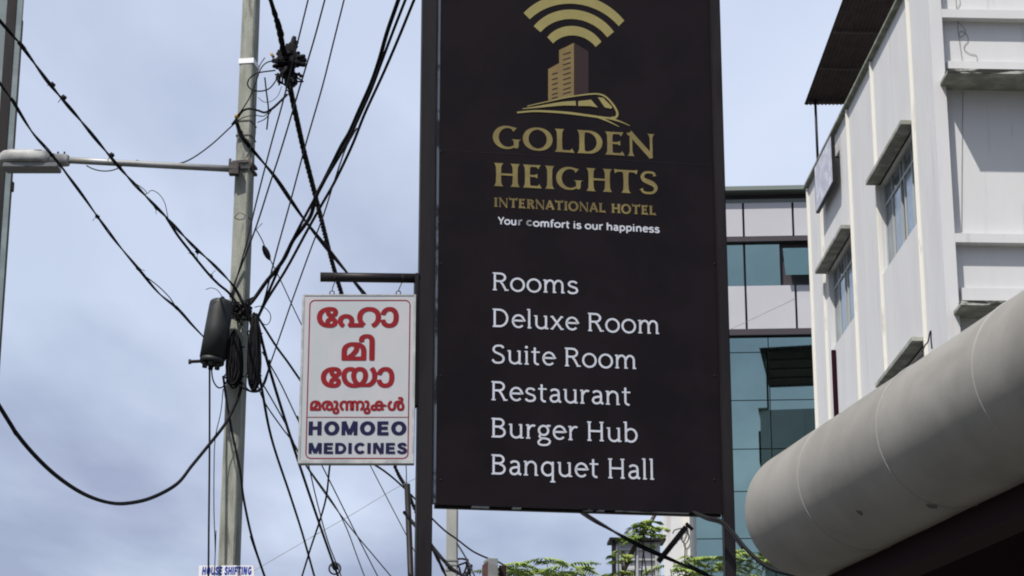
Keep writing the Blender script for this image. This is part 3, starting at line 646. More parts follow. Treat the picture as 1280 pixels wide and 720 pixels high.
# ------------------------------------------------------------------ tall sign tower at the left border
pl = at(14, 220, 22.0); LT = Frame((pl.x, pl.y, 0), 0)
tower = thing('sign_tower', 'tall dark edged hoarding cut by the left border of the photo, behind the street lamp', 'hoarding', LT)
k_ = 22 / 2829
def lx(u): return LT.hit(u, 100, 'y', 0).x
bm = BM(); box(bm, lx(2.2), lx(14), 0, .07, 0, 13); obj('side', bm, 'post', tower)
bm = BM(); box(bm, lx(14) + .001, lx(21.6), .01, .06, 0, 13); obj('flashing', bm, 'teal_edge', tower)
bm = BM(); box(bm, lx(2.2) - 1.6, lx(2.2) - .001, .01, .06, 3, 13); obj('panel', bm, 'teal_edge', tower)
bm = BM(); box(bm, lx(21.6) + .0005, lx(21.6) + .008, .005, .065, 0, LT.hit(24, 24, 'y', 0).z); obj('edge_strip', bm, 'post', tower)
z = LT.hit(16, 232, 'y', 0).z; bm = BM(); box(bm, lx(21.6) + .009, lx(21.6) + .035, .0, .05, z - .06, z + .05); bevel(bm, .01, 1); obj('bracket', bm, 'post', tower)

# ================================================================== HOTEL SIGN
ps = at(533, 360, 15.0); SG = Frame((ps.x, ps.y, 0), 9.1)
sign = thing('hotel_sign', 'tall black hotel sign board with gold emblem on two dark posts', 'sign', SG)
def sx(u, v, y=0.0): return SG.hit(u, v, 'y', y)
bxl, bxr = sx(547.2, 400).x, sx(897.5, 400).x; bz0 = (sx(541, 629.5).z + sx(861, 640.5).z) / 2; bz1 = bz0 + 4.45
for (a, b) in ((sx(524.3, 360, -.03).x, sx(543.6, 360, -.03).x), (sx(897.3, 360, -.03).x, sx(910.6, 360, -.03).x)):
    bm = BM(); box(bm, a, b, -.03, -.03 + (b - a), .14, bz1 + .25); bevel(bm, .008, 2); po = obj('post', bm, 'post', sign)
    bm = BM(); box(bm, a - .09, b + .09, -.12, .16, .14, .152); obj('base_plate', bm, 'rust', po)
bm = BM(); box(bm, bxl, bxr, 0, .06, bz0, bz1); board = obj('board', bm, 'vinyl', sign)
bm = BM()
xt0, xt1 = sx(544.2, 400).x, bxl - .001
box(bm, xt0, xt1, .004, .07, bz0 + .01, bz1)
obj('edge_trim', bm, 'trim', board)
bm = BM(); box(bm, bxl, bxr, .062, .105, bz0 - .012, bz0 + .03)
for x in [bxl + .25 + .55 * k for k in range(4)]: box(bm, x, x + .04, .107, .14, bz0, bz1)
box(bm, bxl, bxr, .107, .14, bz1 - .06, bz1 - .002); obj('back_frame', bm, 'post', sign)
bm = BM()
for u0, u1 in ((590, 612), (641, 652), (729, 742), (746, 756), (770, 862)):
    a, b = sx(u0, 632).x, sx(u1, 634).x; box(bm, a, b, .012, .05, bz0 - .010 if u0 < 760 else bz0 - .006, bz0 - .001)
obj('pale_edge_patch', bm, 'trim', board)  # pale strips stand in for patches of light along the underside
zs = (sx(553, 190).z + sx(890, 205).z) / 2; bm = BM(); box(bm, bxl, bxr, -.0016, -.0002, zs - .002, zs + .002); obj('panel_joint', bm, 'seam', board)
bm = BM()
for u in (548, 896):
    for v in (60, 190, 330, 470, 600):
        q = sx(u + (3 if u < 600 else -3), v); lathe(bm, Vector((q.x, 0.0, q.z)), Vector((0, -1, 0)), [(0, .007), (.004, .007), (.006, .003)], 8)
obj('screw', bm, 'seam', board)
def text_line(text, gl, l, r, cap_px, m, gap=.05, name='lettering', label=None):
    a, b = sx(*l, 0), sx(*r, 0); z0 = (a.z + b.z) / 2; cap = cap_px / F_PX * 15.6 * 1.01; bm = BM()
    set_line(text, gl, a.x, b.x, z0, cap, bm, -.003, gap=gap); return obj(name, bm, m, board, label)
text_line('GOLDEN', glyph_flare, (616, 186), (818.5, 196.2), 31.5, 'gold', .04)
text_line('HEIGHTS', glyph_flare, (617, 232.3), (822, 243.6), 31, 'gold', .07)
text_line('INTERNATIONAL HOTEL', lambda c: glyph_flare(c, .25, .175), (617, 257.8), (820.3, 269.8), 12.3, 'gold2', .10)
def typed(items, l, r, h_px, m, bold, dz=0, label=None):
    a, b = sx(*l, 0), sx(*r, 0); z0 = (a.z + b.z) / 2; k = 15.6 / F_PX; bm = BM()
    set_type(items, a.x, b.x, z0 - dz * k, z0 + (h_px - dz) * k, bm, -.003, bold, 6); return obj('lettering', bm, m, board, label)
sans = lambda c: glyph_slab(c, .185, .0001)
text_line('You', sans, (622.2, 280.4), (645.5, 281.5), 9.6, 'ink', .05)
text_line('r c', sans, (647.5, 281.6), (664.8, 282.4), 9.6, 'ink2', .05, label='worn grey letters')
text_line('omfort is our happiness', sans, (666, 282.6), (824.5, 291.6), 9.6, 'ink', .05)
for t, l, r, cp in (('Rooms', (615.8, 362.8), (722.6, 367.8), 23.3), ('Deluxe Room', (615.6, 408.3), (823.8, 418.2), 23.8), ('Suite Room', (614.5, 453.6), (795, 462), 24),
                    ('Restaurant', (614.2, 500), (788, 507.4), 24.3), ('Burger Hub', (614.2, 546.8), (797, 553.4), 24.6), ('Banquet Hall', (614.2, 592.6), (817.5, 600.3), 25)):
    text_line(t, glyph_slab, l, r, cp, 'ink', .055)
# emblem: three signal arcs, a stepped tower and a train nose
def Z(zx, zy): q = sx(600 + zx / 4.5, zy / 4.5, 0); return (q.x, q.z)
def arc3(p, q, r, n=28):
    ax, ay, bx_, by_, cx, cy = *p, *q, *r; d = 2 * (ax * (by_ - cy) + bx_ * (cy - ay) + cx * (ay - by_))
    ux = ((ax * ax + ay * ay) * (by_ - cy) + (bx_ * bx_ + by_ * by_) * (cy - ay) + (cx * cx + cy * cy) * (ay - by_)) / d
    uy = ((ax * ax + ay * ay) * (cx - bx_) + (bx_ * bx_ + by_ * by_) * (ax - cx) + (cx * cx + cy * cy) * (bx_ - ax)) / d
    rr = math.hypot(ax - ux, ay - uy); t0 = math.atan2(ay - uy, ax - ux); t1 = math.atan2(cy - uy, cx - ux)
    if t1 > t0: t1 -= 2 * math.pi
    return [(ux + rr * math.cos(t0 + (t1 - t0) * i / n), uy + rr * math.sin(t0 + (t1 - t0) * i / n)) for i in range(n + 1)]
def flat(bm, pts, y): quad(bm, *[(x, y, z) for x, z in pts])
def strip(bm, a, b, y):
    for i in range(len(a) - 1): flat(bm, [a[i], a[i + 1], b[i + 1], b[i]], y)
bm = BM()
for o_, i_ in ((((245, 74), (522, -32), (811, 117)), ((280, 109), (526, 22), (780, 148))), (((302, 148), (522, 55), (753, 180)), ((340, 182), (524, 108), (715, 211))), (((378, 210), (524, 147), (682, 236)), ((411, 245), (526, 200), (650, 265)))):
    strip(bm, arc3(*[Z(*q) for q in o_]), arc3(*[Z(*q) for q in i_]), -.003)
obj('signal_arcs', bm, 'gold_logo', board)
bm = BM(); flat(bm, [Z(*q) for q in ((383, 390), (445, 356), (445, 556), (383, 566))], -.003); flat(bm, [Z(*q) for q in ((444.5, 283), (528, 242), (528, 540), (444.5, 556))], -.0032)
tw = obj('tower_emblem', bm, 'copper', board)
bm = BM(); flat(bm, [Z(*q) for q in ((529, 242), (610, 290), (610, 524), (529, 536))], -.003); obj('shaded_face', bm, 'umber', tw)
bm = BM()
for zy in (300, 330, 358, 386, 414, 442, 470, 498, 522):
    s = -6
    flat(bm, [Z(*q) for q in ((466, zy + 5), (510, zy - 9), (510, zy - 1), (466, zy + 12))], -.0036)
for zy in (412, 442, 470, 498, 526, 548): flat(bm, [Z(*q) for q in ((404, zy + 4), (436, zy - 6), (436, zy + 2), (404, zy + 11))], -.0036)
obj('window_marks', bm, 'umber', tw)
bm = BM(); lay = [0]
def stroke(pts, ws):
    q = [Z(x, y) for x, y in cr(pts, 6)]; n = len(q); k = 15.6 / F_PX / 4.5; P_ = Pen()
    wv = [ws[0] + (ws[-1] - ws[0]) * i / (n - 1) if len(ws) == 2 else (ws[0] + (ws[1] - ws[0]) * min(1, 2 * i / (n - 1)) + (ws[2] - ws[1]) * max(0, 2 * i / (n - 1) - 1)) for i in range(n)]
    P_.ribbon(q, [w * k for w in wv]); lay[0] += 1
    for st in P_.f:
        for f in st: flat(bm, f, -.0037 - .0002 * lay[0])
stroke([(265, 598), (330, 583), (400, 568), (470, 552), (540, 540), (610, 531), (665, 530), (705, 545), (740, 580), (765, 618), (772, 645), (760, 662), (738, 664)], [5, 10, 15])
stroke([(208, 634), (300, 626), (400, 629), (500, 637), (600, 650), (680, 661), (748, 668)], [10, 15, 12])
stroke([(560, 643), (640, 655), (700, 674), (745, 695), (782, 714)], [8, 11, 3]); stroke([(640, 655), (720, 666), (780, 682), (842, 708)], [8, 12, 3])
stroke([(238, 613), (320, 603), (400, 592), (470, 584), (538, 582)], [4, 18, 30])
for pg_ in (((552, 570), (624, 562), (662, 606), (620, 598), (552, 597)), ((662, 548), (692, 552), (742, 602), (738, 613), (702, 606), (690, 590))):
    lay[0] += 1; flat(bm, [Z(*q) for q in pg_], -.0037 - .0002 * lay[0])
obj('train_emblem', bm, 'gold_logo', board)
# arm to the left that carries the small sign
arm_y = -.0; a0, a1 = at(400.5, 347, 14.97), at(521.5, 347.2, 15.0)
bm = BM(); zA = (a0.z + a1.z) / 2; q0 = SG.I @ Vector((a0.x, a0.y, zA)); q1 = SG.I @ Vector((a1.x + .02, a1.y, zA)); tube(bm, [q0, q0.lerp(q1, .5), q1], .034, 14); arm = obj('arm', bm, 'post', sign)
pxa = sx(519, 350, -.03).x; pxb = sx(524.3, 360, -.03).x; bm = BM(); zc = sx(520, 350).z
box(bm, pxa, pxb - .001, -.028, .06, zc - .9, zc + .045); bevel(bm, .005, 1); obj('arm_flange', bm, 'post', sign)

# ------------------------------------------------------------------ small hanging sign
hz = at(447, 475, 14.98); HS = Frame((hz.x, hz.y, at(447, 580, 14.98).z), 0)
hang = thing('hanging_sign', 'small white hanging sign with red and navy lettering below a dark pipe arm', 'sign', HS)
def hx(u, v, y=-.03): return HS.hit(u, v, 'y', y)
x0, x1 = hx(376, 475).x, hx(517.7, 475).x; z0, z1 = hx(447, 577).z, hx(447, 368.6).z
bm = BM(); box(bm, x0, x1, -.03, .035, z0, z1); bevel(bm, .004, 1); hb = obj('panel', bm, 'board', hang)
bm = BM(); box(bm, x0 - .004, x1 + .004, -.034, .04, z0 - .012, z0 + .012); box(bm, x0 - .005, x0 + .010, -.0335, .0385, z0 + .0125, z1 + .003); box(bm, x1 - .010, x1 + .005, -.0335, .0385, z0 + .0125, z1 + .003); box(bm, x0 + .0105, x1 - .0105, -.0338, .039, z1 - .006, z1 + .0035); obj('frame', bm, 'boardframe', hb)
bm = BM()
for u, ub in ((419, 415), (503.5, 498)):
    top = hx(u, 351, 0); bot = hx(ub, 367.5, 0); tp = [top + Vector((0, -.03, .035)), top + Vector((0, -.037, .0)), top, top.lerp(bot, .5) + Vector((-.006, 0, 0)), bot + Vector((0, 0, .02))]
    tube(bm, smooth_path(tp, 5), .0035, 6)
    tube(bm, [bot + Vector((.016 * math.cos(t), 0, .008 + .014 * math.sin(t))) for t in [2 * math.pi * i / 14 for i in range(15)]], .0035, 6)
obj('hook', bm, 'post', hang)
yb_ = -.0315
def hbox(u0, u1, v0, v1): a, b = hx(u0, v1), hx(u1, v0); return a.x, b.x, a.z, b.z
bm = BM(); a0_, a1_, c0_, c1_ = hbox(382.2, 512.6, 375.5, 573); rr = .035; w = .0075; pts = []
for cx, cz, t0 in ((a1_ - rr, c1_ - rr, 0), (a0_ + rr, c1_ - rr, 90), (a0_ + rr, c0_ + rr, 180), (a1_ - rr, c0_ + rr, 270)): pts += [(cx + rr * math.cos(R(t0 + 90 * i / 8)), cz + rr * math.sin(R(t0 + 90 * i / 8))) for i in range(9)]
P_ = Pen(); P_.ribbon(pts, w, True)
for st in P_.f:
    for f in st: flat(bm, f, yb_)
zl = hx(447, 521.5).z; flat(bm, [(a0_ + .003, zl - .0022), (a1_ - .003, zl - .0022), (a1_ - .003, zl + .0022), (a0_ + .003, zl + .0022)], yb_ - .0003); obj('border', bm, 'red', hb)
def mal(items, u0, u1, v0, v1, bold):
    bm = BM(); a, b, c, d = hbox(u0, u1, v0, v1); set_type(items, a + bold * (d - c), b - bold * (d - c), c + bold * (d - c), d - bold * (d - c), bm, yb_ - .0003, bold, 10); return obj('lettering', bm, 'red', hb)
mal([('േ', 0), ('ഹ', .02), ('ാ', .02)], 395.5, 499, 383.5, 410, .055)
mal([('മി', 0)], 426.5, 469, 417.5, 451, .045)
mal([('േ', 0), ('യ', .02), ('ാ', .02)], 400.5, 493.5, 458.5, 485, .055)
mal([('മരു', 0), ('ന', .03), ('നു', -.24), ('കൾ', .03)], 387, 506, 496, 518, .045)
bm = BM(); a, b, c, d = hbox(385.5, 508.2, 526.8, 544); set_line('HOMOEO', glyph_block, a, b, c, d - c, bm, yb_ - .0005, gap=.07); obj('lettering', bm, 'navy', hb)
bm = BM(); a, b, c, d = hbox(385.5, 509, 553.7, 567.2); set_line('MEDICINES', glyph_block, a, b, c, d - c, bm, yb_ - .0005, gap=.07); obj('lettering', bm, 'navy', hb)

# ================================================================== CONCRETE POLE
YP = 18.0
pb = at(286, 720, YP); pt = at(314.5, -6, YP)
dirp = (pt - pb) / (pt.z - pb.z); base = pb - dirp * (pb.z - .14)
PO = Frame((base.x, base.y, 0), -9)
pole = thing('utility_pole', 'weathered concrete electricity pole left of the big sign, draped with cables', 'pole', PO)
def pole_axis(z): return PO.I @ (base + dirp * (z - .14))
bm = BM(); zz = [.14, 2, 4, 6, 7, 8, 9, 9.6, 10.6]; rings = []
for z in zz:
    c = pole_axis(z); w = (.158 - .0042 * z) / 2; d = (.215 - .0055 * z) / 2; e = .012
    rings.append([bm.verts.new((c.x + x, c.y + y, z)) for x, y in ((-w + e, -d), (w - e, -d), (w, -d + e), (w, d - e), (w - e, d), (-w + e, d), (-w, d - e), (-w, -d + e))])
for i in range(len(rings) - 1):
    for k in range(8): bm.faces.new((rings[i][k], rings[i][(k + 1) % 8], rings[i + 1][(k + 1) % 8], rings[i + 1][k]))
bm.faces.new(rings[-1]); obj('shaft', bm, 'conc', pole)
def collar(v, h, m, name, grow=.006):
    z = at(310, v, YP - .1).z; c = pole_axis(z); w = (.158 - .0042 * z) / 2 + grow; d = (.215 - .0055 * z) / 2 + grow; bm = BM()
    box(bm, c.x - w, c.x + w, c.y - d, c.y - d + .006, z - h / 2, z + h / 2); box(bm, c.x - w, c.x + w, c.y + d - .006, c.y + d, z - h / 2, z + h / 2)
    box(bm, c.x - w, c.x - w + .006, c.y - d + .0061, c.y + d - .0061, z - h / 2, z + h / 2); box(bm, c.x + w - .006, c.x + w, c.y - d + .0061, c.y + d - .0061, z - h / 2, z + h / 2)
    return obj(name, bm, m, pole)
collar(75, .045, 'white', 'metal_band'); 
for v in (150, 168, 384): collar(v, .012, 'rust', 'wire_tie', .004)
bm = BM(); z = at(300, 271, YP - .1).z; c = pole_axis(z); tube(bm, smooth_path([Vector((c.x + .09 * math.cos(t) * .78, c.y + .115 * math.sin(t), z + .012 * math.sin(3 * t) + .02 * math.cos(t + 1))) for t in [2 * math.pi * i / 12 for i in range(13)]], 3), .003, 5); obj('wire_tie', bm, 'cable2', pole)

# ------------------------------------------------------------------ street lamp on the pole
zc = at(305, 205, YP - .12).z; c0 = PO.M @ pole_axis(zc)
LA = Frame((c0.x, c0.y, zc), 0)
lamp = thing('street_lamp', 'grey street lamp on a long horizontal pipe clamped to the concrete pole', 'street lamp', LA)
def lp(u, v, Y=17.86): return LA.I @ at(u, v, Y)
bm = BM(); q0, q1 = lp(296, 211.5), lp(72, 199.5, 17.7); tube(bm, [q0, q0.lerp(q1, .33), q0.lerp(q1, .66), q1], .028, 12); obj('arm', bm, 'galv', lamp)
bm = BM(); w, d = .082, .105
for dz in (-.035, .02):
    box(bm, -w, w, -d, -d + .01, dz, dz + .022); box(bm, -w, w, d - .01, d, dz, dz + .022); box(bm, -w, -w + .01, -d + .0101, d - .0101, dz, dz + .022); box(bm, w - .01, w, -d + .0101, d - .0101, dz, dz + .022)
for s in (-1, 1): lathe(bm, Vector((s * (w + .012), -d - .02, -.06)), Vector((0, 0, 1)), [(0, .012), (.11, .012)], 8)
bmesh.ops.rotate(bm, verts=bm.verts, cent=(0, 0, 0), matrix=Matrix.Rotation(R(-9), 3, 'Z'))
qq = lp(291, 211, 17.86); box(bm, qq.x - .03, qq.x + .05, qq.y - .03, qq.y + .045, qq.z - .05, qq.z + .05); obj('clamp', bm, 'rust', lamp)
bm = BM(); secs = [(-3, 200, 3, 4, 5), (0, 199, 6, 7, 9), (6, 199, 9.5, 8, 14), (16, 199.5, 11.5, 8.5, 18), (34, 200, 12, 8.5, 19), (54, 200.5, 12, 8, 18), (61, 201, 11, 8, 15), (63, 201, 8.8, 7, 11), (84, 201, 8.2, 6.5, 9), (86.5, 201, 6.5, 5.5, 7)]
rings = []; kp = 17.75 / F_PX
for u, v, up_, dn, hw_ in secs:
    q = lp(u, v, 17.72); ring = []
    for k in range(20):
        t = 2 * math.pi * k / 20; cx, sz = math.cos(t), math.sin(t); ring.append(bm.verts.new((q.x, q.y + hw_ * kp * (abs(cx) ** .6) * math.copysign(1, cx), q.z + (up_ if sz > 0 else dn) * kp * (abs(sz) ** .55) * math.copysign(1, sz))))
    rings.append(ring)
for i in range(len(rings) - 1):
    for k in range(20): f = bm.faces.new((rings[i][k], rings[i][(k + 1) % 20], rings[i + 1][(k + 1) % 20], rings[i + 1][k])); f.smooth = True
bm.faces.new(rings[0][::-1]); bm.faces.new(rings[-1]); head = obj('lamp_head', bm, 'lamp', lamp)
bm = BM(); qa, qb = lp(6, 210, 17.72), lp(74.5, 211, 17.72); box(bm, qa.x, qb.x, qa.y - .085, qa.y + .085, qa.z - .02, qa.z + .022); bevel(bm, .006, 2); obj('lens', bm, 'lens', head)
bm = BM()
for u in (72.5, 80.5): q = lp(u, 192, 17.70); lathe(bm, q, Vector((0, 0, 1)), [(0, .008), (.016, .008)], 8)
q = lp(47, 188, 17.62); lathe(bm, q + Vector((-.03, 0, 0)), Vector((1, 0, 0)), [(0, .006), (.06, .006)], 8); obj('screw', bm, 'post', head)

# ------------------------------------------------------------------ closures and coils on the pole
pA, pB = at(263.5, 461, 17.70), at(277.5, 376, 17.74)
ax_ = pB - pA; hgt = ax_.length; CL = Frame(pA, 0)
clo = thing('splice_closure', 'dark grey dome shaped splice closure on the left side of the concrete pole', 'cable closure', CL)
r_ = .108; axn = ax_.normalized(); bm = BM(); h0 = .09
lathe(bm, axn * h0, axn, [(0, r_ * .98), (hgt * .5 - h0 * .5, r_ * .95), (hgt - h0 - .04, r_ * .90), (hgt - h0 - .016, r_ * .86), (hgt - h0 - .004, r_ * .74), (hgt - h0, r_ * .4)], 24); obj('dome', bm, 'closure', clo)
bm = BM(); lathe(bm, axn * .045, axn, [(0, r_ * .84), (.004, r_ * .93), (.041, r_ * .93), (.044, r_ * .84)], 24)
for k in range(6): lathe(bm, axn * .012 + (axn.orthogonal().normalized() * math.cos(k) + axn.cross(axn.orthogonal().normalized()) * math.sin(k)) * .06, axn, [(0, .02), (.034, .022)], 8)
bs = obj('base', bm, 'closure', clo)
bm = BM(); lathe(bm, axn * .07 + Vector((-r_ * .9, -.02, -.01)), Vector((-1, 0, -.05)), [(0, .014), (.07, .014), (.072, .022), (.09, .022)], 8); obj('clamp_bolt', bm, 'rust', bs)
bm = BM(); lathe(bm, axn * hgt * .985, axn, [(0, .02), (.03, .024), (.045, .012)], 8); obj('valve', bm, 'closure', clo)
def coil(u0, u1, v0, v1, Y, turns, label):
    top = at((u0 + u1) / 2 + 2, v0, Y); bot = at((u0 + u1) / 2, v1, Y); hw_ = (u1 - u0) / 2 * Y / F_PX; L_ = (top - bot).length; rnd = random.Random(v0); bm = BM()
    for k in range(turns):
        f = .10 + .90 * ((k * .618) % 1); w = hw_ * f * rnd.uniform(.9, 1.0) - .008; l = L_ / 2 * (.72 + .28 * f) * rnd.uniform(.94, 1.0); cy = rnd.uniform(-.085, -.05) if k % 3 else rnd.uniform(-.03, .05); cz = rnd.uniform(-.02, .02); pts = []
        for i in range(25):
            t = 2 * math.pi * i / 24; sx_ = math.sin(t); wv = w * (1.0 + .25 * -math.cos(t)) / 1.1
            pts.append(Vector((wv * sx_ + .004 * math.sin(3 * t + k), cy + .012 * math.cos(2 * t + k), l * math.cos(t) + cz)))
        tube(bm, pts, .0085, 5, False)
    rings = []
    for i in range(13):
        t = math.pi * i / 12; rw = (hw_ * .86) * (math.sin(t) ** .55) * (1.0 - .22 * math.cos(t)) + .002; zz_ = L_ * .47 * math.cos(t)
        rings.append([bm.verts.new((rw * math.cos(a) * (1 + .07 * math.sin(9 * a)), .055 * (math.sin(t) ** .5) * math.sin(a) * 1.05, zz_)) for a in [2 * math.pi * q / 28 for q in range(28)]])
    for i in range(12):
        for q in range(28): bm.faces.new((rings[i][q], rings[i][(q + 1) % 28], rings[i + 1][(q + 1) % 28], rings[i + 1][q]))
    for dz in (-.3, .25):
        pts = [Vector((hw_ * 1.02 * math.cos(t), .06 * math.sin(t), dz * L_ + .01 * math.sin(2 * t))) for t in [2 * math.pi * i / 16 for i in range(17)]]; tube(bm, pts, .006, 5, False)
    o = obj('cable_coil', bm, 'cable'); o.location = (top + bot) / 2; o.rotation_euler = (0, math.atan2((top - bot).x, L_), 0); return tag(o, label, 'cable coil', 'slack cable coils tied to the pole')
coil(280.0, 304.5, 417, 484, 17.80, 34, 'shorter coil of slack black cable tied to the front of the pole')
coil(307.5, 326.5, 393, 489, 17.86, 34, 'longer coil of slack black cable hanging on the right side of the pole')

# ================================================================== CABLES
def P(*q): return [at(*a) for a in q]
def cab(label, pts, r, strands=0, ext=(0, 0), mat_='cable', cat='cable', group=None, pitch=.22, name='overhead_cable', extra=None, ties=None):
    w = P(*pts)
    if ext[0]: w.insert(0, w[0] + (w[0] - w[1]).normalized() * ext[0])
    if ext[1]: w.append(w[-1] + (w[-1] - w[-2]).normalized() * ext[1])
    bm = BM(); sp = smooth_path(w, 10)
    if strands: twisted(bm, sp, r, strands, pitch)
    else: tube(bm, sp, r, 6)
    for e, er in (extra or []): tube(bm, smooth_path(P(*e), 8), er, 5)
    for (u, v, Y) in (ties or []):
        q = at(u, v, Y); d = Vector((random.uniform(-1, 1), random.uniform(-.5, .5), random.uniform(-1, .3))).normalized()
        tube(bm, smooth_path([q - d * .02, q + d * .03, q + d * .055 + Vector((.01, 0, -.006))], 3), .0028, 4); lathe(bm, q - Vector((.012, 0, -.012)), Vector((1, 0, -1)), [(0, r * 1.2), (.03, r * 1.2)], 7)
    o = obj(name, bm, mat_); rebase(o, w[0]); return tag(o, label, cat, group)
# left of the pole
cab('upper pair of tied black cables crossing the sky from the left border to the pole', [(-4, 22, 13.2), (25, 55, 13.5), (62, 105, 14), (100, 150, 14.6), (148, 208, 15.3), (180, 243, 15.9), (210, 274, 16.4), (240, 306, 17), (268, 332, 17.4), (292, 358, 17.78), (303, 378, 17.83), (309, 390, 17.85), (313, 404, 17.87)], .0125, 2, (4, 0), pitch=.9, ties=[(66, 106, 14), (80, 122, 14.2), (140, 194, 15.2), (196, 260, 16.2), (247, 315, 17.1)],
    extra=[([(165, 227, 15.7), (178, 235, 15.8), (183, 241, 15.9), (180, 244, 15.9)], .003), ([(184, 242, 15.9), (190, 238, 16), (199, 243, 16.1), (206, 254, 16.2), (210, 272, 16.4)], .003)])
cab('short lower branch that splits from the tied pair just left of the pole', [(208, 272, 16.35), (222, 294, 16.7), (236, 312, 17), (247, 326, 17.2), (262, 344, 17.5), (274, 356, 17.7), (286, 366, 17.82), (300, 384, 17.86)], .0105, 0, ties=[(241, 318, 17.1), (264, 345, 17.5)], extra=[([(257, 362, 17.6), (264, 360, 17.6), (272, 363, 17.7), (280, 374, 17.8)], .003)])
cab('lower pair of tied black cables running from the left border down to the grey closure', [(-4, 99, 14), (15, 125, 14.3), (40, 165, 14.7), (65, 194, 15.1), (100, 240, 15.7), (122, 271, 16), (148, 306, 16.5), (173, 336, 16.8), (198, 366, 17.1), (222, 386, 17.4), (240, 406, 17.6), (257, 424, 17.7), (268, 436, 17.76)], .0115, 2, (4, 0), pitch=1.3, ties=[(65, 194, 15.1), (122, 271, 16), (173, 336, 16.8), (221, 385, 17.4)],
    extra=[([(70, 198, 15.1), (82, 214, 15.2), (90, 226, 15.4)], .003), ([(180, 344, 16.9), (198, 358, 17.1), (212, 372, 17.2), (221, 385, 17.4), (233, 397, 17.5), (243, 410, 17.6)], .0045)])
cab('thick black cable drooping in a deep loop from the left border to the pole', [(-5, 501, 14), (20, 541, 14.4), (48, 574, 14.8), (76, 599, 15.2), (106, 618, 15.7), (135, 628, 16.1), (160, 629, 16.5), (190, 622, 16.9), (221, 605, 17.2), (240, 582, 17.4), (262, 555, 17.6), (280, 532, 17.7), (292, 510, 17.75), (301, 486, 17.78), (300, 470, 17.8)], .0145, 0, (4, 0))
cab('thin lamp feed cable sagging from the pole onto the lamp arm', [(298, 150, 17.87), (287, 160, 17.86), (264, 181, 17.84), (240, 198, 17.82), (222, 205, 17.8), (205, 207, 17.8), (188, 206, 17.8), (178, 202.5, 17.8), (170, 200.5, 17.8)], .006, 0)
cab('short wire looping under the lamp arm near the lamp head', [(108, 207, 17.72), (116, 211, 17.71), (126, 213.5, 17.71), (137, 213.5, 17.72), (146, 211, 17.73), (152, 208, 17.75)], .005, 0)
# bundles at the top
cab('thickest twisted black cable bundle sloping from the top border behind the small sign', [(336, -8, 16.8), (346, 25, 17.05), (352, 52, 17.3), (358, 82, 17.55), (363, 112, 17.8), (371, 150, 18.2), (380, 190, 18.7), (389, 225, 19.2), (398, 260, 19.8), (408, 300, 20.6), (418, 338, 21.4), (428, 371, 22.1), (447, 438, 23.5), (470, 510, 25.2), (494, 584, 27), (509, 612, 28), (520, 640, 29), (548, 700, 31)], .0245, 4, (5, 6), pitch=.35)
cab('straight thin wire from the top border passing behind the connector knot to the pole', [(386, -4, 17.00), (374, 45, 17.20), (355, 122, 17.44), (339, 180, 17.60), (321, 250, 17.76), (307, 308, 17.84), (293, 357, 17.90), (287, 371, 17.92)], .0068, 0, (1.2, 0), mat_='cable2')
cab('second straight thin wire from the top border just right of the knot to the pole', [(407, -4, 16.92), (393, 48, 17.12), (375, 108, 17.32), (353.5, 180, 17.56), (337, 231, 17.72), (320, 284, 17.82), (301, 334, 17.88), (292, 358, 17.90), (290, 378, 17.92)], .0072, 0, (1.2, 0), mat_='cable2')
cab('third straight thin wire from the top border ending right of the pole', [(431, -4, 16.88), (417, 52, 17.08), (403, 108, 17.28), (382, 181, 17.56), (363, 252, 17.76), (345, 317, 17.88), (330, 376, 17.98), (321, 397, 18.00)], .0068, 0, (1.2, 0), mat_='cable2')
cab('thick wavy black cable, leftmost of the three beside the sign post top', [(500, -6, 16.16), (484, 40, 16.40), (474, 75, 16.60), (464, 104, 16.76), (449, 138, 16.96), (437, 165, 17.12), (427, 182, 17.20), (417, 202, 17.28), (405, 226, 17.40), (395, 246, 17.48), (389, 268, 17.60), (379, 284, 17.64), (366, 301, 17.72), (356, 322, 17.80), (344, 339, 17.88), (333, 352, 17.92), (321, 369, 17.95), (314, 378, 17.92), (306, 386, 17.86), (299, 394, 17.84)], .0165, 0, (1.2, 0))
cab('middle thick black cable of the three beside the sign post, merging with the wavy one', [(509, -6, 16.16), (491, 40, 16.40), (476, 80, 16.60), (464, 112, 16.76), (448, 148, 16.96), (433, 180, 17.12), (408, 222, 17.32), (388, 258, 17.48), (372, 288, 17.64), (352, 328, 17.84), (332, 374, 18.00), (322, 398, 18.05)], .0115, 0, (1.2, 0))
cab('rightmost thick black cable of the three beside the sign post', [(520, -6, 16.08), (498, 48, 16.36), (479, 92, 16.60), (456, 142, 16.84), (440, 182, 17.04), (419, 226, 17.24), (402, 256, 17.40), (383, 290, 17.56), (358, 336, 17.80), (333, 376, 17.98), (321, 400, 18.05)], .0115, 0, (1.2, 0))
cab('thin wire leaving the thick cables and dropping past the small sign left edge', [(446, 160, 16.96), (432, 186, 17.08), (418, 226, 17.24), (404, 270, 17.40), (386, 318, 17.60), (364, 379, 17.84), (352, 414, 17.96), (337, 457, 18.20), (327, 483, 18.30), (318, 490, 18.10)], .0062, 0, mat_='cable2')
cab('diagonal doubled black cable from the pole passing behind both signs', [(295, 150, 17.87), (301, 168, 17.86), (312, 183, 17.9), (342, 219, 18.1), (364, 251, 18.2), (383, 278, 18.3), (411, 313, 18.4), (433, 340, 18.4), (454, 366, 18.4), (500, 424, 18.2), (560, 496, 17.9), (640, 574, 17.5), (723, 637, 17.2), (760, 660, 17), (800, 682, 16.9), (840, 700, 16.9), (880, 717, 16.9), (930, 742, 16.8)], .0175, 2, (0, 5), pitch=1.2)
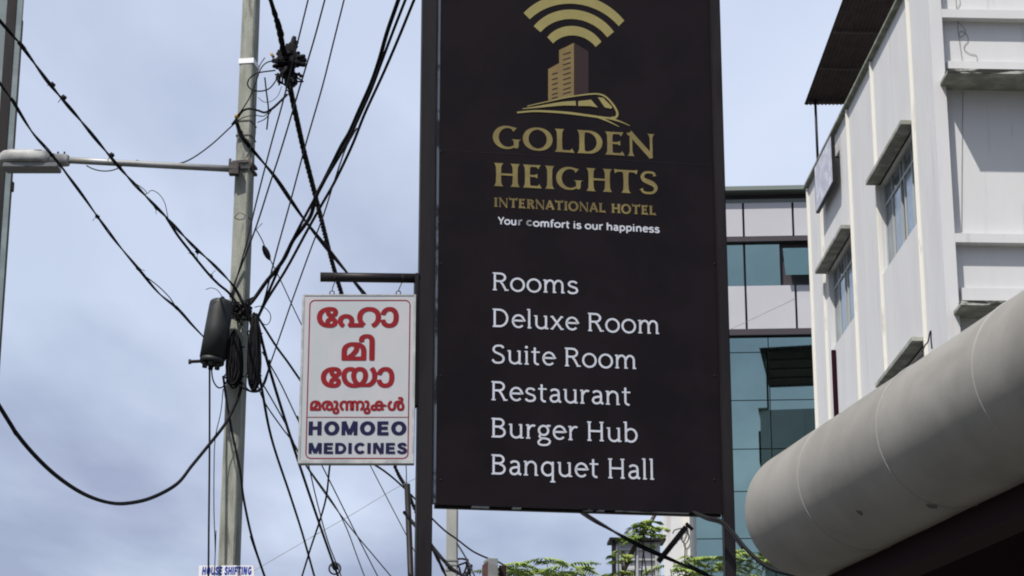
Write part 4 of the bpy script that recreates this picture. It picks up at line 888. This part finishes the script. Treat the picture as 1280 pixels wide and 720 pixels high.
cab('thin stay wire with an egg shaped insulator right of the pole', [(319, 285, 17.98), (327, 299, 18.05), (332.5, 312, 18.1), (339, 327, 18.2), (352, 353, 18.4), (364, 379, 18.6), (377, 406, 18.8), (420, 493, 19.6), (462, 580, 20.6), (510, 673, 22), (535, 723, 23)], .0048, 0, (0, 8), mat_='cable2', name='stay_wire', cat='wire', extra=[([(320, 287, 17.98), (325, 282, 18), (328, 279, 18)], .003)])
sw = at(333, 316, 18.12); bm = BM(); dd = (at(337, 324, 18.15) - at(328.5, 306, 18.08)); lathe(bm, sw - dd * .5, dd, [(0, .008), (dd.length * .2, .022), (dd.length * .5, .028), (dd.length * .8, .022), (dd.length, .008)], 10); o = obj('stay_insulator', bm, 'closure'); rebase(o, sw); tag(o, 'small dark egg insulator threaded on the stay wire right of the pole', 'insulator')
# from the knot on the pole, down to the right
RG = 'cables fanning out below the pole knot'
cab('black cable from the pole knot curving down between pole and small sign', [(319, 400, 18.05), (322, 450, 18.1), (328, 490, 18.3), (340, 550, 19.2), (363, 620, 21), (378, 667, 22.4), (394, 724, 24)], .0125, 0, (0, 6), group=RG)
cab('black cable with a round clamp at its lower end, down from the pole knot', [(321, 398, 18.05), (331, 440, 18.2), (343, 482, 18.5), (357, 527, 19.2), (373, 577, 20.2), (400, 657, 22.3), (418, 708, 23.6), (424, 724, 24)], .0135, 0, (0, 6), group=RG)
rb = at(419, 708, 23.6); bm = BM(); lathe(bm, rb + Vector((-.03, -.03, -.02)), Vector((.8, 0, .5)), [(0, .03), (.015, .048), (.05, .048), (.065, .03)], 12); tube(bm, [rb + Vector((.06 * math.cos(t), -.04, .06 * math.sin(t) - .03)) for t in [2 * math.pi * i / 14 for i in range(15)]], .01, 5); o = obj('cable_clamp', bm, 'closure'); rebase(o, rb); tag(o, 'round dark clamp on a cable at the bottom border below the small sign', 'clamp', None)
cab('steep black cable from the pole knot straight to the left edge of the small sign', [(320, 392, 18.05), (332, 412, 18.15), (346, 434, 18.3), (360, 453, 18.5), (376, 476, 18.8), (400, 508, 19.3), (440, 560, 20.3), (482, 590, 21.4), (502, 607, 22), (520, 625, 22.6), (541, 649, 23.4), (557, 664, 24), (571, 674, 24.6), (591, 689, 25.6), (610, 698, 26.5), (626, 704, 27.4), (650, 720, 29)], .0105, 0, (0, 5), group=RG)
cab('thin line passing behind the lower left corner of the small sign after leaving the coils', [(322, 482, 18.1), (332, 505, 18.4), (352, 534, 19), (367, 554, 19.5), (384, 583, 20.3), (427, 647, 22.2), (457, 724, 24.5)], .0062, 0, (0, 6), 'cable2', group=RG)
cab('thin line ending furthest right at the bottom border between small sign and sign post', [(326, 478, 18.1), (332, 486, 18.3), (357, 530, 19), (374, 568, 19.8), (400, 608, 20.9), (440, 662, 22.5), (490, 722, 24.5)], .0062, 0, (0, 6), 'cable2', group=RG)
cab('thin line that comes out below the middle of the small sign bottom edge', [(328, 440, 18.1), (350, 478, 18.6), (374, 528, 19.5), (403, 583, 20.7), (440, 657, 22.4), (474, 724, 24.3)], .0062, 0, (0, 6), 'cable2', group=RG)
cab('curved cable bending down and left below the small sign', [(430, 470, 19), (418, 545, 19.6), (412, 584, 20), (408, 620, 20.4), (400, 650, 20.8), (388, 686, 21.3), (377, 722, 21.8)], .0088, 0, (0, 5), group=RG)
cab('thin line curving out of the small sign lower left corner to the bottom border', [(372, 520, 19.4), (387, 587, 20.2), (397, 630, 20.9), (410, 677, 21.8), (428, 724, 22.8)], .0065, 0, (0, 5), 'cable2', group=RG)
cab('very thin pale line rising to the right across the sky below the small sign', [(330, 706, 26), (385, 674, 26.2), (440, 643, 26.5), (490, 613, 26.8), (524, 596, 27), (600, 560, 27.5)], .0035, 0, (8, 6), 'galv')
cab('black cable running down the front of the pole and off to its right', [(279, 470, 17.76), (283, 500, 17.76), (290, 540, 17.76), (300, 588, 17.77), (304, 620, 17.8), (312, 660, 17.9), (321, 692, 18), (332, 724, 18.2)], .0105, 0, (0, 5))
cab('straight black down cable hanging left of the pole from the grey closure', [(262, 452, 17.74), (262, 500, 17.75), (261.8, 580, 17.75), (261, 660, 17.75), (260.5, 724, 17.76)], .0085, 0, (0, 4.5))
cab('fine wire dropping close along the left face of the pole', [(279, 486, 17.76), (276, 515, 17.76), (269, 548, 17.78), (267.5, 590, 17.78), (267.5, 640, 17.78), (269, 690, 17.8), (268, 724, 17.8)], .0042, 0, (0, 4.5), 'cable2')
cab('small cable loop hanging under the grey closure', [(264, 455, 17.74), (266, 474, 17.72), (272, 484, 17.72), (279, 483, 17.74), (285, 472, 17.76), (286, 462, 17.78)], .006, 0)
cab('cable loop slung under both slack coils', [(285, 470, 17.76), (296, 478, 17.74), (306, 486, 17.74), (318, 490, 17.8), (328, 484, 17.9), (334, 470, 18), (337, 450, 18.1)], .0075, 0, extra=[([(288, 462, 17.76), (300, 474, 17.74), (312, 488, 17.74), (324, 489, 17.84), (332, 476, 17.95)], .005)])
cab('thin loop of wire curling to the right beside the pole knot', [(318, 384, 17.98), (328, 383, 18), (337, 391, 18), (338, 400, 18.02), (333, 406, 18.02), (326, 402, 18), (323, 396, 18)], .0036, 0, mat_='cable2')
zk = at(306, 386, 17.9).z; ck = PO.M @ pole_axis(zk); rnd = random.Random(12); bm = BM()
for k in range(9):
    tz = rnd.uniform(-.06, .06); ti = rnd.uniform(-.05, .05); pr = rnd.uniform(0, 6); rx, ry = rnd.uniform(.088, .105), rnd.uniform(.115, .135)
    tube(bm, smooth_path([ck + Vector((rx * math.cos(q), ry * math.sin(q), tz + ti * math.sin(q + pr) + .008 * math.sin(5 * q + pr))) for q in [2 * math.pi * i / 10 for i in range(11)]], 3), rnd.choice((.005, .007, .010)), 5)
for k in range(16):
    a = ck + Vector((rnd.uniform(-.02, .10), -.135 + rnd.uniform(-.01, .03), rnd.uniform(-.09, .06))); tube(bm, smooth_path([a + Vector((rnd.uniform(-.05, .05), rnd.uniform(-.02, .02), rnd.uniform(-.06, .06))) for _ in range(4)], 4), .006, 5)
o = obj('cable_wrap', bm, 'cable'); rebase(o, ck); tag(o, 'dark tangle of wires wrapped round the pole above the slack coils', 'cable wrap')
# wires by the top knot
cab('drop wire bending from the connector knot round the pole face', [(349, 92, 17.55), (344, 102, 17.55), (336, 111, 17.6), (325, 114, 17.7), (315, 112, 17.75), (309.5, 106, 17.75), (312, 98, 17.74), (320, 92, 17.75), (328, 90, 17.78), (344, 88, 17.7)], .0062, 0)
cab('thick black drop cable running from the bundle to the tie on the pole', [(359, 118, 17.75), (350, 127, 17.7), (340, 136, 17.72), (331, 140.5, 17.75), (322, 138, 17.74), (311, 136, 17.73), (303, 139, 17.74), (297, 147, 17.82), (290, 156, 17.86)], .0105, 0)
cab('thin wire strung along the pole face between the two ties', [(331, 72, 17.76), (324, 84, 17.74), (318, 110, 17.72), (316, 128, 17.72), (318, 144, 17.72), (319, 168, 17.74), (313, 186, 17.75), (308, 197, 17.76)], .0046, 0, mat_='cable2')
cab('wire crossing the pole face from the upper knot down to the amber tie', [(345, 76, 17.6), (334, 78, 17.7), (326, 86, 17.72), (319, 105, 17.72), (312, 122, 17.72), (302, 138, 17.73), (294.5, 147.5, 17.84)], .0058, 0)
cab('stiff wire end hanging free to the right of the pole', [(331, 97, 17.72), (333, 115, 17.7), (335.5, 138, 17.7), (333.5, 162, 17.72)], .0068, 0)
cab('fine grey loop of wire sagging beside the pole under the knot', [(352, 108, 17.6), (347, 120, 17.6), (338, 127, 17.62), (329, 127, 17.66), (323, 122, 17.7)], .003, 0, mat_='cable2')
cab('thin pair of wires tied back from the pole collar to the drop cable', [(294, 153, 17.84), (304, 147, 17.76), (318, 144, 17.74), (330, 145, 17.75), (340, 136, 17.72), (332, 148, 17.78), (322, 153, 17.85)], .0044, 0, mat_='cable2')
tq = at(295, 148, 17.8); bm = BM(); lathe(bm, tq, Vector((.2, -.3, 1)), [(0, .012), (.02, .018), (.04, .01)], 8); o = obj('cable_tie', bm, 'amber'); rebase(o, tq); tag(o, 'small amber tie on the left edge of the pole where the lamp feed starts', 'cable tie')
# the knot of connectors on the thick bundle
kc = at(358, 82, 17.5); KN = Frame(kc, 0)
knot = thing('connector_knot', 'spiky black knot of cable connectors on the twisted bundle beside the pole top', 'cable connectors', KN)
rnd = random.Random(3)
ends = [(346, 66), (341, 76), (342, 83), (352, 62), (368, 46), (372, 52), (381, 70), (383, 75), (382, 81), (371, 58), (374, 66), (377, 80), (364, 54), (358, 60), (349, 88), (371, 97), (369, 104), (353, 92), (364, 112), (362, 104)]
for i, (u, v) in enumerate(ends):
    e = at(u, v, 17.5 + rnd.uniform(-.12, .12)) - kc; s = at(359 + rnd.uniform(-5, 5), 78 + (v - 80) * .35, 17.5 + rnd.uniform(-.06, .06)) - kc; d = e - s; bm = BM(); rr = rnd.uniform(.017, .025)
    lathe(bm, s, d, [(0, rr * 1.35), (d.length * .55, rr * 1.45), (d.length * .6, rr * .95), (d.length * .93, rr * .9), (d.length, rr * .7)], 8)
    if i % 3 == 0:
        c_ = s + d * .45; v_ = box(bm, c_.x - .04, c_.x + .035, c_.y - .04, c_.y + .04, c_.z - .045, c_.z + .04)
    obj('connector', bm, 'cable', knot)
bm = BM()
for k in range(30):
    a = Vector((rnd.uniform(-.07, .09), rnd.uniform(-.08, .08), rnd.uniform(-.16, .1))); ptsk = [a + Vector((rnd.uniform(-.06, .06), rnd.uniform(-.05, .05), rnd.uniform(-.06, .06))) for _ in range(4)]; tube(bm, smooth_path(ptsk, 5), .008, 5)
for (u, v) in ((366, 105), (361, 110)):
    q = at(u, v, 17.45) - kc; tube(bm, [q + Vector((.024 * math.cos(t), 0, .028 * math.sin(t))) for t in [2 * math.pi * i / 12 for i in range(13)]], .006, 5)
obj('wire_tangle', bm, 'cable', knot)
bm = BM(); q = at(338.5, 66, 17.5) - kc; lathe(bm, q, Vector((.6, 0, -1)), [(0, .008), (.015, .012), (.05, .012)], 8); obj('yellow_cap', bm, 'amber', knot)

# ------------------------------------------------------------------ advert on the pole foot
ad_ = at(283, 745, 17.86); AD = Frame(ad_, -1)
adv = thing('pole_advert', 'white advert sheet with blue house shifting lettering on the concrete pole', 'sign', AD)
def ax2(u, v): return AD.hit(u, v, 'y', -.008)
a, b = ax2(248.5, 714), ax2(317.5, 716); zt2 = ax2(280, 706.8).z
bm = BM(); box(bm, a.x, b.x, -.008, -.002, zt2 - .42, zt2); obj('panel', bm, 'white', adv)
bm = BM(); l_, r2 = ax2(252.3, 718.5), ax2(314, 719.6); zz_ = ax2(283, 718.6).z; set_line('HOUSE SHIFTING', lambda c: glyph_block(c, .30), l_.x, r2.x, zz_, 10.2 * 17.9 / F_PX, bm, -.009, gap=.08, slant=.12); obj('lettering', bm, 'blue', adv)
bm = BM()
for dz in (-.17, -.36): tube(bm, smooth_path([Vector((.03 + .11 * math.cos(t), .10 + .135 * math.sin(t), zt2 + dz)) for t in [2 * math.pi * i / 16 for i in range(17)]], 2), .003, 5)
obj('tie_wire', bm, 'cable2', adv)

# ================================================================== LOW BACKGROUND
pf = at(565, 720, 42.0); FP = Frame((pf.x, pf.y, 0), -6)
fp = thing('utility_pole', 'distant pale concrete pole seen under the left end of the big sign', 'pole', FP)
zt3 = FP.hit(564.5, 636.5, 'y', 0).z; xa, xb = FP.hit(557.5, 690, 'y', -.09).x, FP.hit(571, 690, 'y', -.09).x
bm = BM(); box(bm, xa, xb, -.09, .09, 0, zt3); bevel(bm, .012, 1); obj('shaft', bm, 'conc2', fp)
bm = BM()
for v in (700, 705.5, 712): z = FP.hit(564, v, 'y', -.1).z; box(bm, xa - .012, xb + .012, -.104, .104, z - .014, z + .014)
obj('clamp', bm, 'galv', fp)
bm = BM()
def fq(u, v, y=0.0): return FP.hit(u, v, 'y', y)
for pth in (((571, 699), (578, 698.5), (584, 700)), ((571, 704), (574, 710), (576, 718), (578, 728)), ((584, 700), (583, 708), (580, 716), (577, 724)), ((574, 706), (580, 704), (583, 703)), ((583, 702), (586, 712), (589, 726))): tube(bm, smooth_path([fq(*q) for q in pth], 4), .02, 5)
for u, v, r3 in ((586, 714, .05), (588, 710, .04), (583, 719, .045), (583.5, 703, .03)): q = fq(u, v); lathe(bm, q - Vector((0, 0, .06)), Vector((.1, 0, 1)), [(0, r3 * .6), (.03, r3), (.07, r3 * .7), (.1, r3), (.13, r3 * .5)], 8)
obj('insulator_bracket', bm, 'post', fp)
# junction box on a post
pj = at(616, 715, 24.0); J = Frame((pj.x, pj.y, 0), 14)
jb = thing('junction_box', 'small grey metal box with a brown side on a post under the big sign', 'box', J)
xa, xb = J.hit(610, 712, 'y', 0).x, J.hit(622.5, 712, 'y', 0).x; zt4 = J.hit(616, 697.5, 'y', 0).z
bm = BM(); box(bm, xa, xb, 0, .22, zt4 - .5, zt4); bevel(bm, .004, 1); obj('case', bm, 'galv', jb)
bm = BM(); v_ = [(xa - .002, .0, zt4 - .5), (xa - .002, .0, zt4 - .03), (xa - .055, .04, zt4 - .08), (xa - .055, .04, zt4 - .5)]; quad(bm, *v_); bmesh.ops.solidify(bm, geom=bm.faces[:], thickness=-.05); obj('side_cover', bm, 'brick', jb)
bm = BM(); box(bm, (xa + xb) / 2 - .03, (xa + xb) / 2 + .03, .08, .14, 0, zt4 - .501); obj('post', bm, 'post', jb)
pj2 = at(628, 715, 24.1); J2 = Frame((pj2.x, pj2.y, 0), 0)
jb2 = thing('meter_box', 'small dark maroon box beside the grey metal box under the big sign', 'box', J2)
xa, xb = J2.hit(623.6, 714, 'y', 0).x, J2.hit(632.8, 714, 'y', 0).x; zt5 = J2.hit(628, 706.5, 'y', 0).z
bm = BM(); box(bm, xa, xb, 0, .12, zt5 - .4, zt5); bevel(bm, .006, 1); obj('case', bm, 'beam', jb2)
bm = BM(); box(bm, (xa + xb) / 2 - .02, (xa + xb) / 2 + .02, .04, .08, 0, zt5 - .401); obj('post', bm, 'post', jb2)
# thin dark post behind the small sign
q = at(509, 605, 20.0); bm = BM(); e = at(513.5, 722, 20.0); sl = (q - e) / (q.z - e.z)
lo = e - sl * (e.z - .0); tube(bm, [lo, lo.lerp(q, .5), q], .027, 8); tube(bm, smooth_path(P((508, 606, 20), (508, 590, 20), (507, 576, 20.2), (505, 560, 20.4)), 4), .005, 5); o = obj('thin_post', bm, 'post'); rebase(o, lo); tag(o, 'thin dark upright post beside the left sign post, under the small sign', 'post')
cab('thick dark cable rising to the left into the sign post at the bottom border', [(505, 640, 19.6), (528, 668, 19.4), (541, 684, 19.2), (556, 702, 19), (569, 714, 18.9), (590, 726, 18.7)], .015, 0, (0, 4))
cab('thin wire sloping down right of the distant pale pole', [(571, 679, 41.9), (578, 690, 41.6), (586, 704, 41), (594, 722, 40.4)], .016, 0, (0, 5), 'cable2')
cab('thick black cable sagging from the board corner across the right sign post', [(800, 632, 15.45), (845, 633, 15.38), (868, 641, 15.3), (886, 648, 15.23), (902, 652, 15.15), (915, 664, 15.1), (930, 683, 15.0), (945, 698, 14.9), (962, 710, 14.8), (985, 717, 14.7), (1010, 719, 14.6), (1042, 718, 14.4), (1080, 712, 14.2)], .0145, 0, (0, 4), extra=[([(868, 642, 15.28), (884, 649.5, 15.21), (901, 654.5, 15.13), (913, 666, 15.08), (928, 686, 14.98)], .007)])
pa, pbb = at(857.5, 659, 16.9), at(823, 702, 16.9); bm = BM(); dd = (pbb - pa); 
for s in (-.5, .5): pass
tube(bm, [pa, pa.lerp(pbb, .5), pbb], .026, 4); tube(bm, [pa + Vector((.0, 0, .03)), pa + Vector((.05, 0, -.02))], .014, 6); o = obj('steel_strut', bm, 'post'); rebase(o, pa); tag(o, 'short dark slanting steel bar crossing the doubled cable below the board', 'steel bar')

# ------------------------------------------------------------------ trees with fine pinnate leaves, only their tops in view
def pinnate(bm, base, dirv, length, rnd, droop=.35, pairs=11, pl_=.17, w=.030):
    d = dirv.normalized(); side = d.cross(Vector((0, 0, 1))); side = side.normalized() if side.length > .01 else Vector((1, 0, 0)); nrm = side.cross(d).normalized()
    for j in range(pairs):
        t = (j + .8) / pairs; p0 = base + d * (length * t) - Vector((0, 0, 1)) * (droop * length * t * t); l = pl_ * math.sin(math.pi * (.18 + .74 * t)) * rnd.uniform(.85, 1.12)
        for s in (-1, 1):
            dv = (side * s + d * .38 - nrm * rnd.uniform(.12, .4)).normalized(); wv = d * (w * .5); m_ = p0 + dv * (l * .55); e_ = p0 + dv * l - Vector((0, 0, l * .22))
            a = [bm.verts.new(x) for x in (p0, m_ - wv, e_, m_ + wv)]; f = bm.faces.new(a); f.smooth = False
def tree(label, u, v_top, Y, sprays, m, seed, pl=.17, w=.03, stems=(), br=.016):
    rnd = random.Random(seed); c = at(u, 720, Y); T = Frame((c.x, c.y, 0), 0)
    t = thing('tree', label, 'tree', T); zc_ = c.z; bm = BM()
    fork = Vector((0, 0, zc_ * .68)); tube(bm, smooth_path([Vector((rnd.uniform(-.2, .2), 0, 0)), Vector((.05, 0, zc_ * .3)), fork], 6), lambda q: .12 - .06 * q, 8)
    tips = []
    for (su, sv, sY, n, spread) in sprays:
        q = T.I @ at(su, sv, sY); tips.append((q, n, spread)); mid = fork.lerp(q, .55) + Vector((rnd.uniform(-.1, .1), rnd.uniform(-.2, .2), -.12)); tube(bm, smooth_path([fork - Vector((0, 0, .1)), mid, q], 6), lambda s: br * (1 - .7 * s), 6)
    for st in stems: tube(bm, smooth_path([T.I @ at(*q) for q in st], 6), lambda s: .026 - .010 * s, 6)
    obj('trunk', bm, 'bark', t); bm = BM(); bm2 = BM()
    for q, n, spread in tips:
        for k in range(n):
            a = 2 * math.pi * k / n + rnd.uniform(-.35, .35); dv = Vector((math.cos(a), math.sin(a) * .9, rnd.uniform(-.05, .35))); b_ = q + Vector((rnd.uniform(-.08, .08), rnd.uniform(-.08, .08), rnd.uniform(-.10, .06))); 
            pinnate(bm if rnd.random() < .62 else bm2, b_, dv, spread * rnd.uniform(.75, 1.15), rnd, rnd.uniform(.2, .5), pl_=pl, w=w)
    cr_ = obj('crown', bm, 'leaf', t); obj('darker_leaves', bm2, 'leaf2', cr_); return t  # darker green leaves are picked at random through the crown
tree('low feathery green tree top just right of the small grey box', 675, 700, 28, [(u_, v_, y_, 6, .36) for u_, v_, y_ in ((646, 709, 27.6), (665, 708, 28.6), (684, 704, 28), (703, 709, 27.5), (722, 712, 28.4), (655, 720, 28), (690, 719, 28.6), (736, 722, 28), (630, 718, 28.2), (712, 724, 28.3), (672, 726, 27.6))], 'leaf', 5, .14, .03)
tree('thin green tree with one raised feathery spray before the louvred cabin', 800, 655, 21, [(800, 657, 21, 6, .15), (813, 656, 21, 6, .13), (806, 663, 20.9, 7, .19), (796, 668, 20.9, 5, .15), (776, 690, 21, 3, .10), (780, 700, 20.8, 3, .11), (768, 719, 21, 5, .2), (790, 722, 21, 6, .2)], 'leaf', 8, .10, .022, stems=([(775, 724, 21), (792, 686, 21), (805, 666, 21), (820, 641, 21.1), (826, 625, 21.3)],))
tree('spreading yellow green tree behind the right sign post, partly under the awning end', 880, 690, 24, [(u_, v_, y_, 5, .24) for u_, v_, y_ in ((838, 711, 23.6), (856, 707, 24.2), (872, 700, 24), (890, 698, 23.8), (908, 700, 24.4), (926, 697, 24), (940, 692, 24.6), (848, 721, 24), (880, 716, 24.4), (912, 716, 24), (936, 712, 24.2), (958, 700, 24.8), (825, 722, 24))], 'leaf', 11, .12, .026)
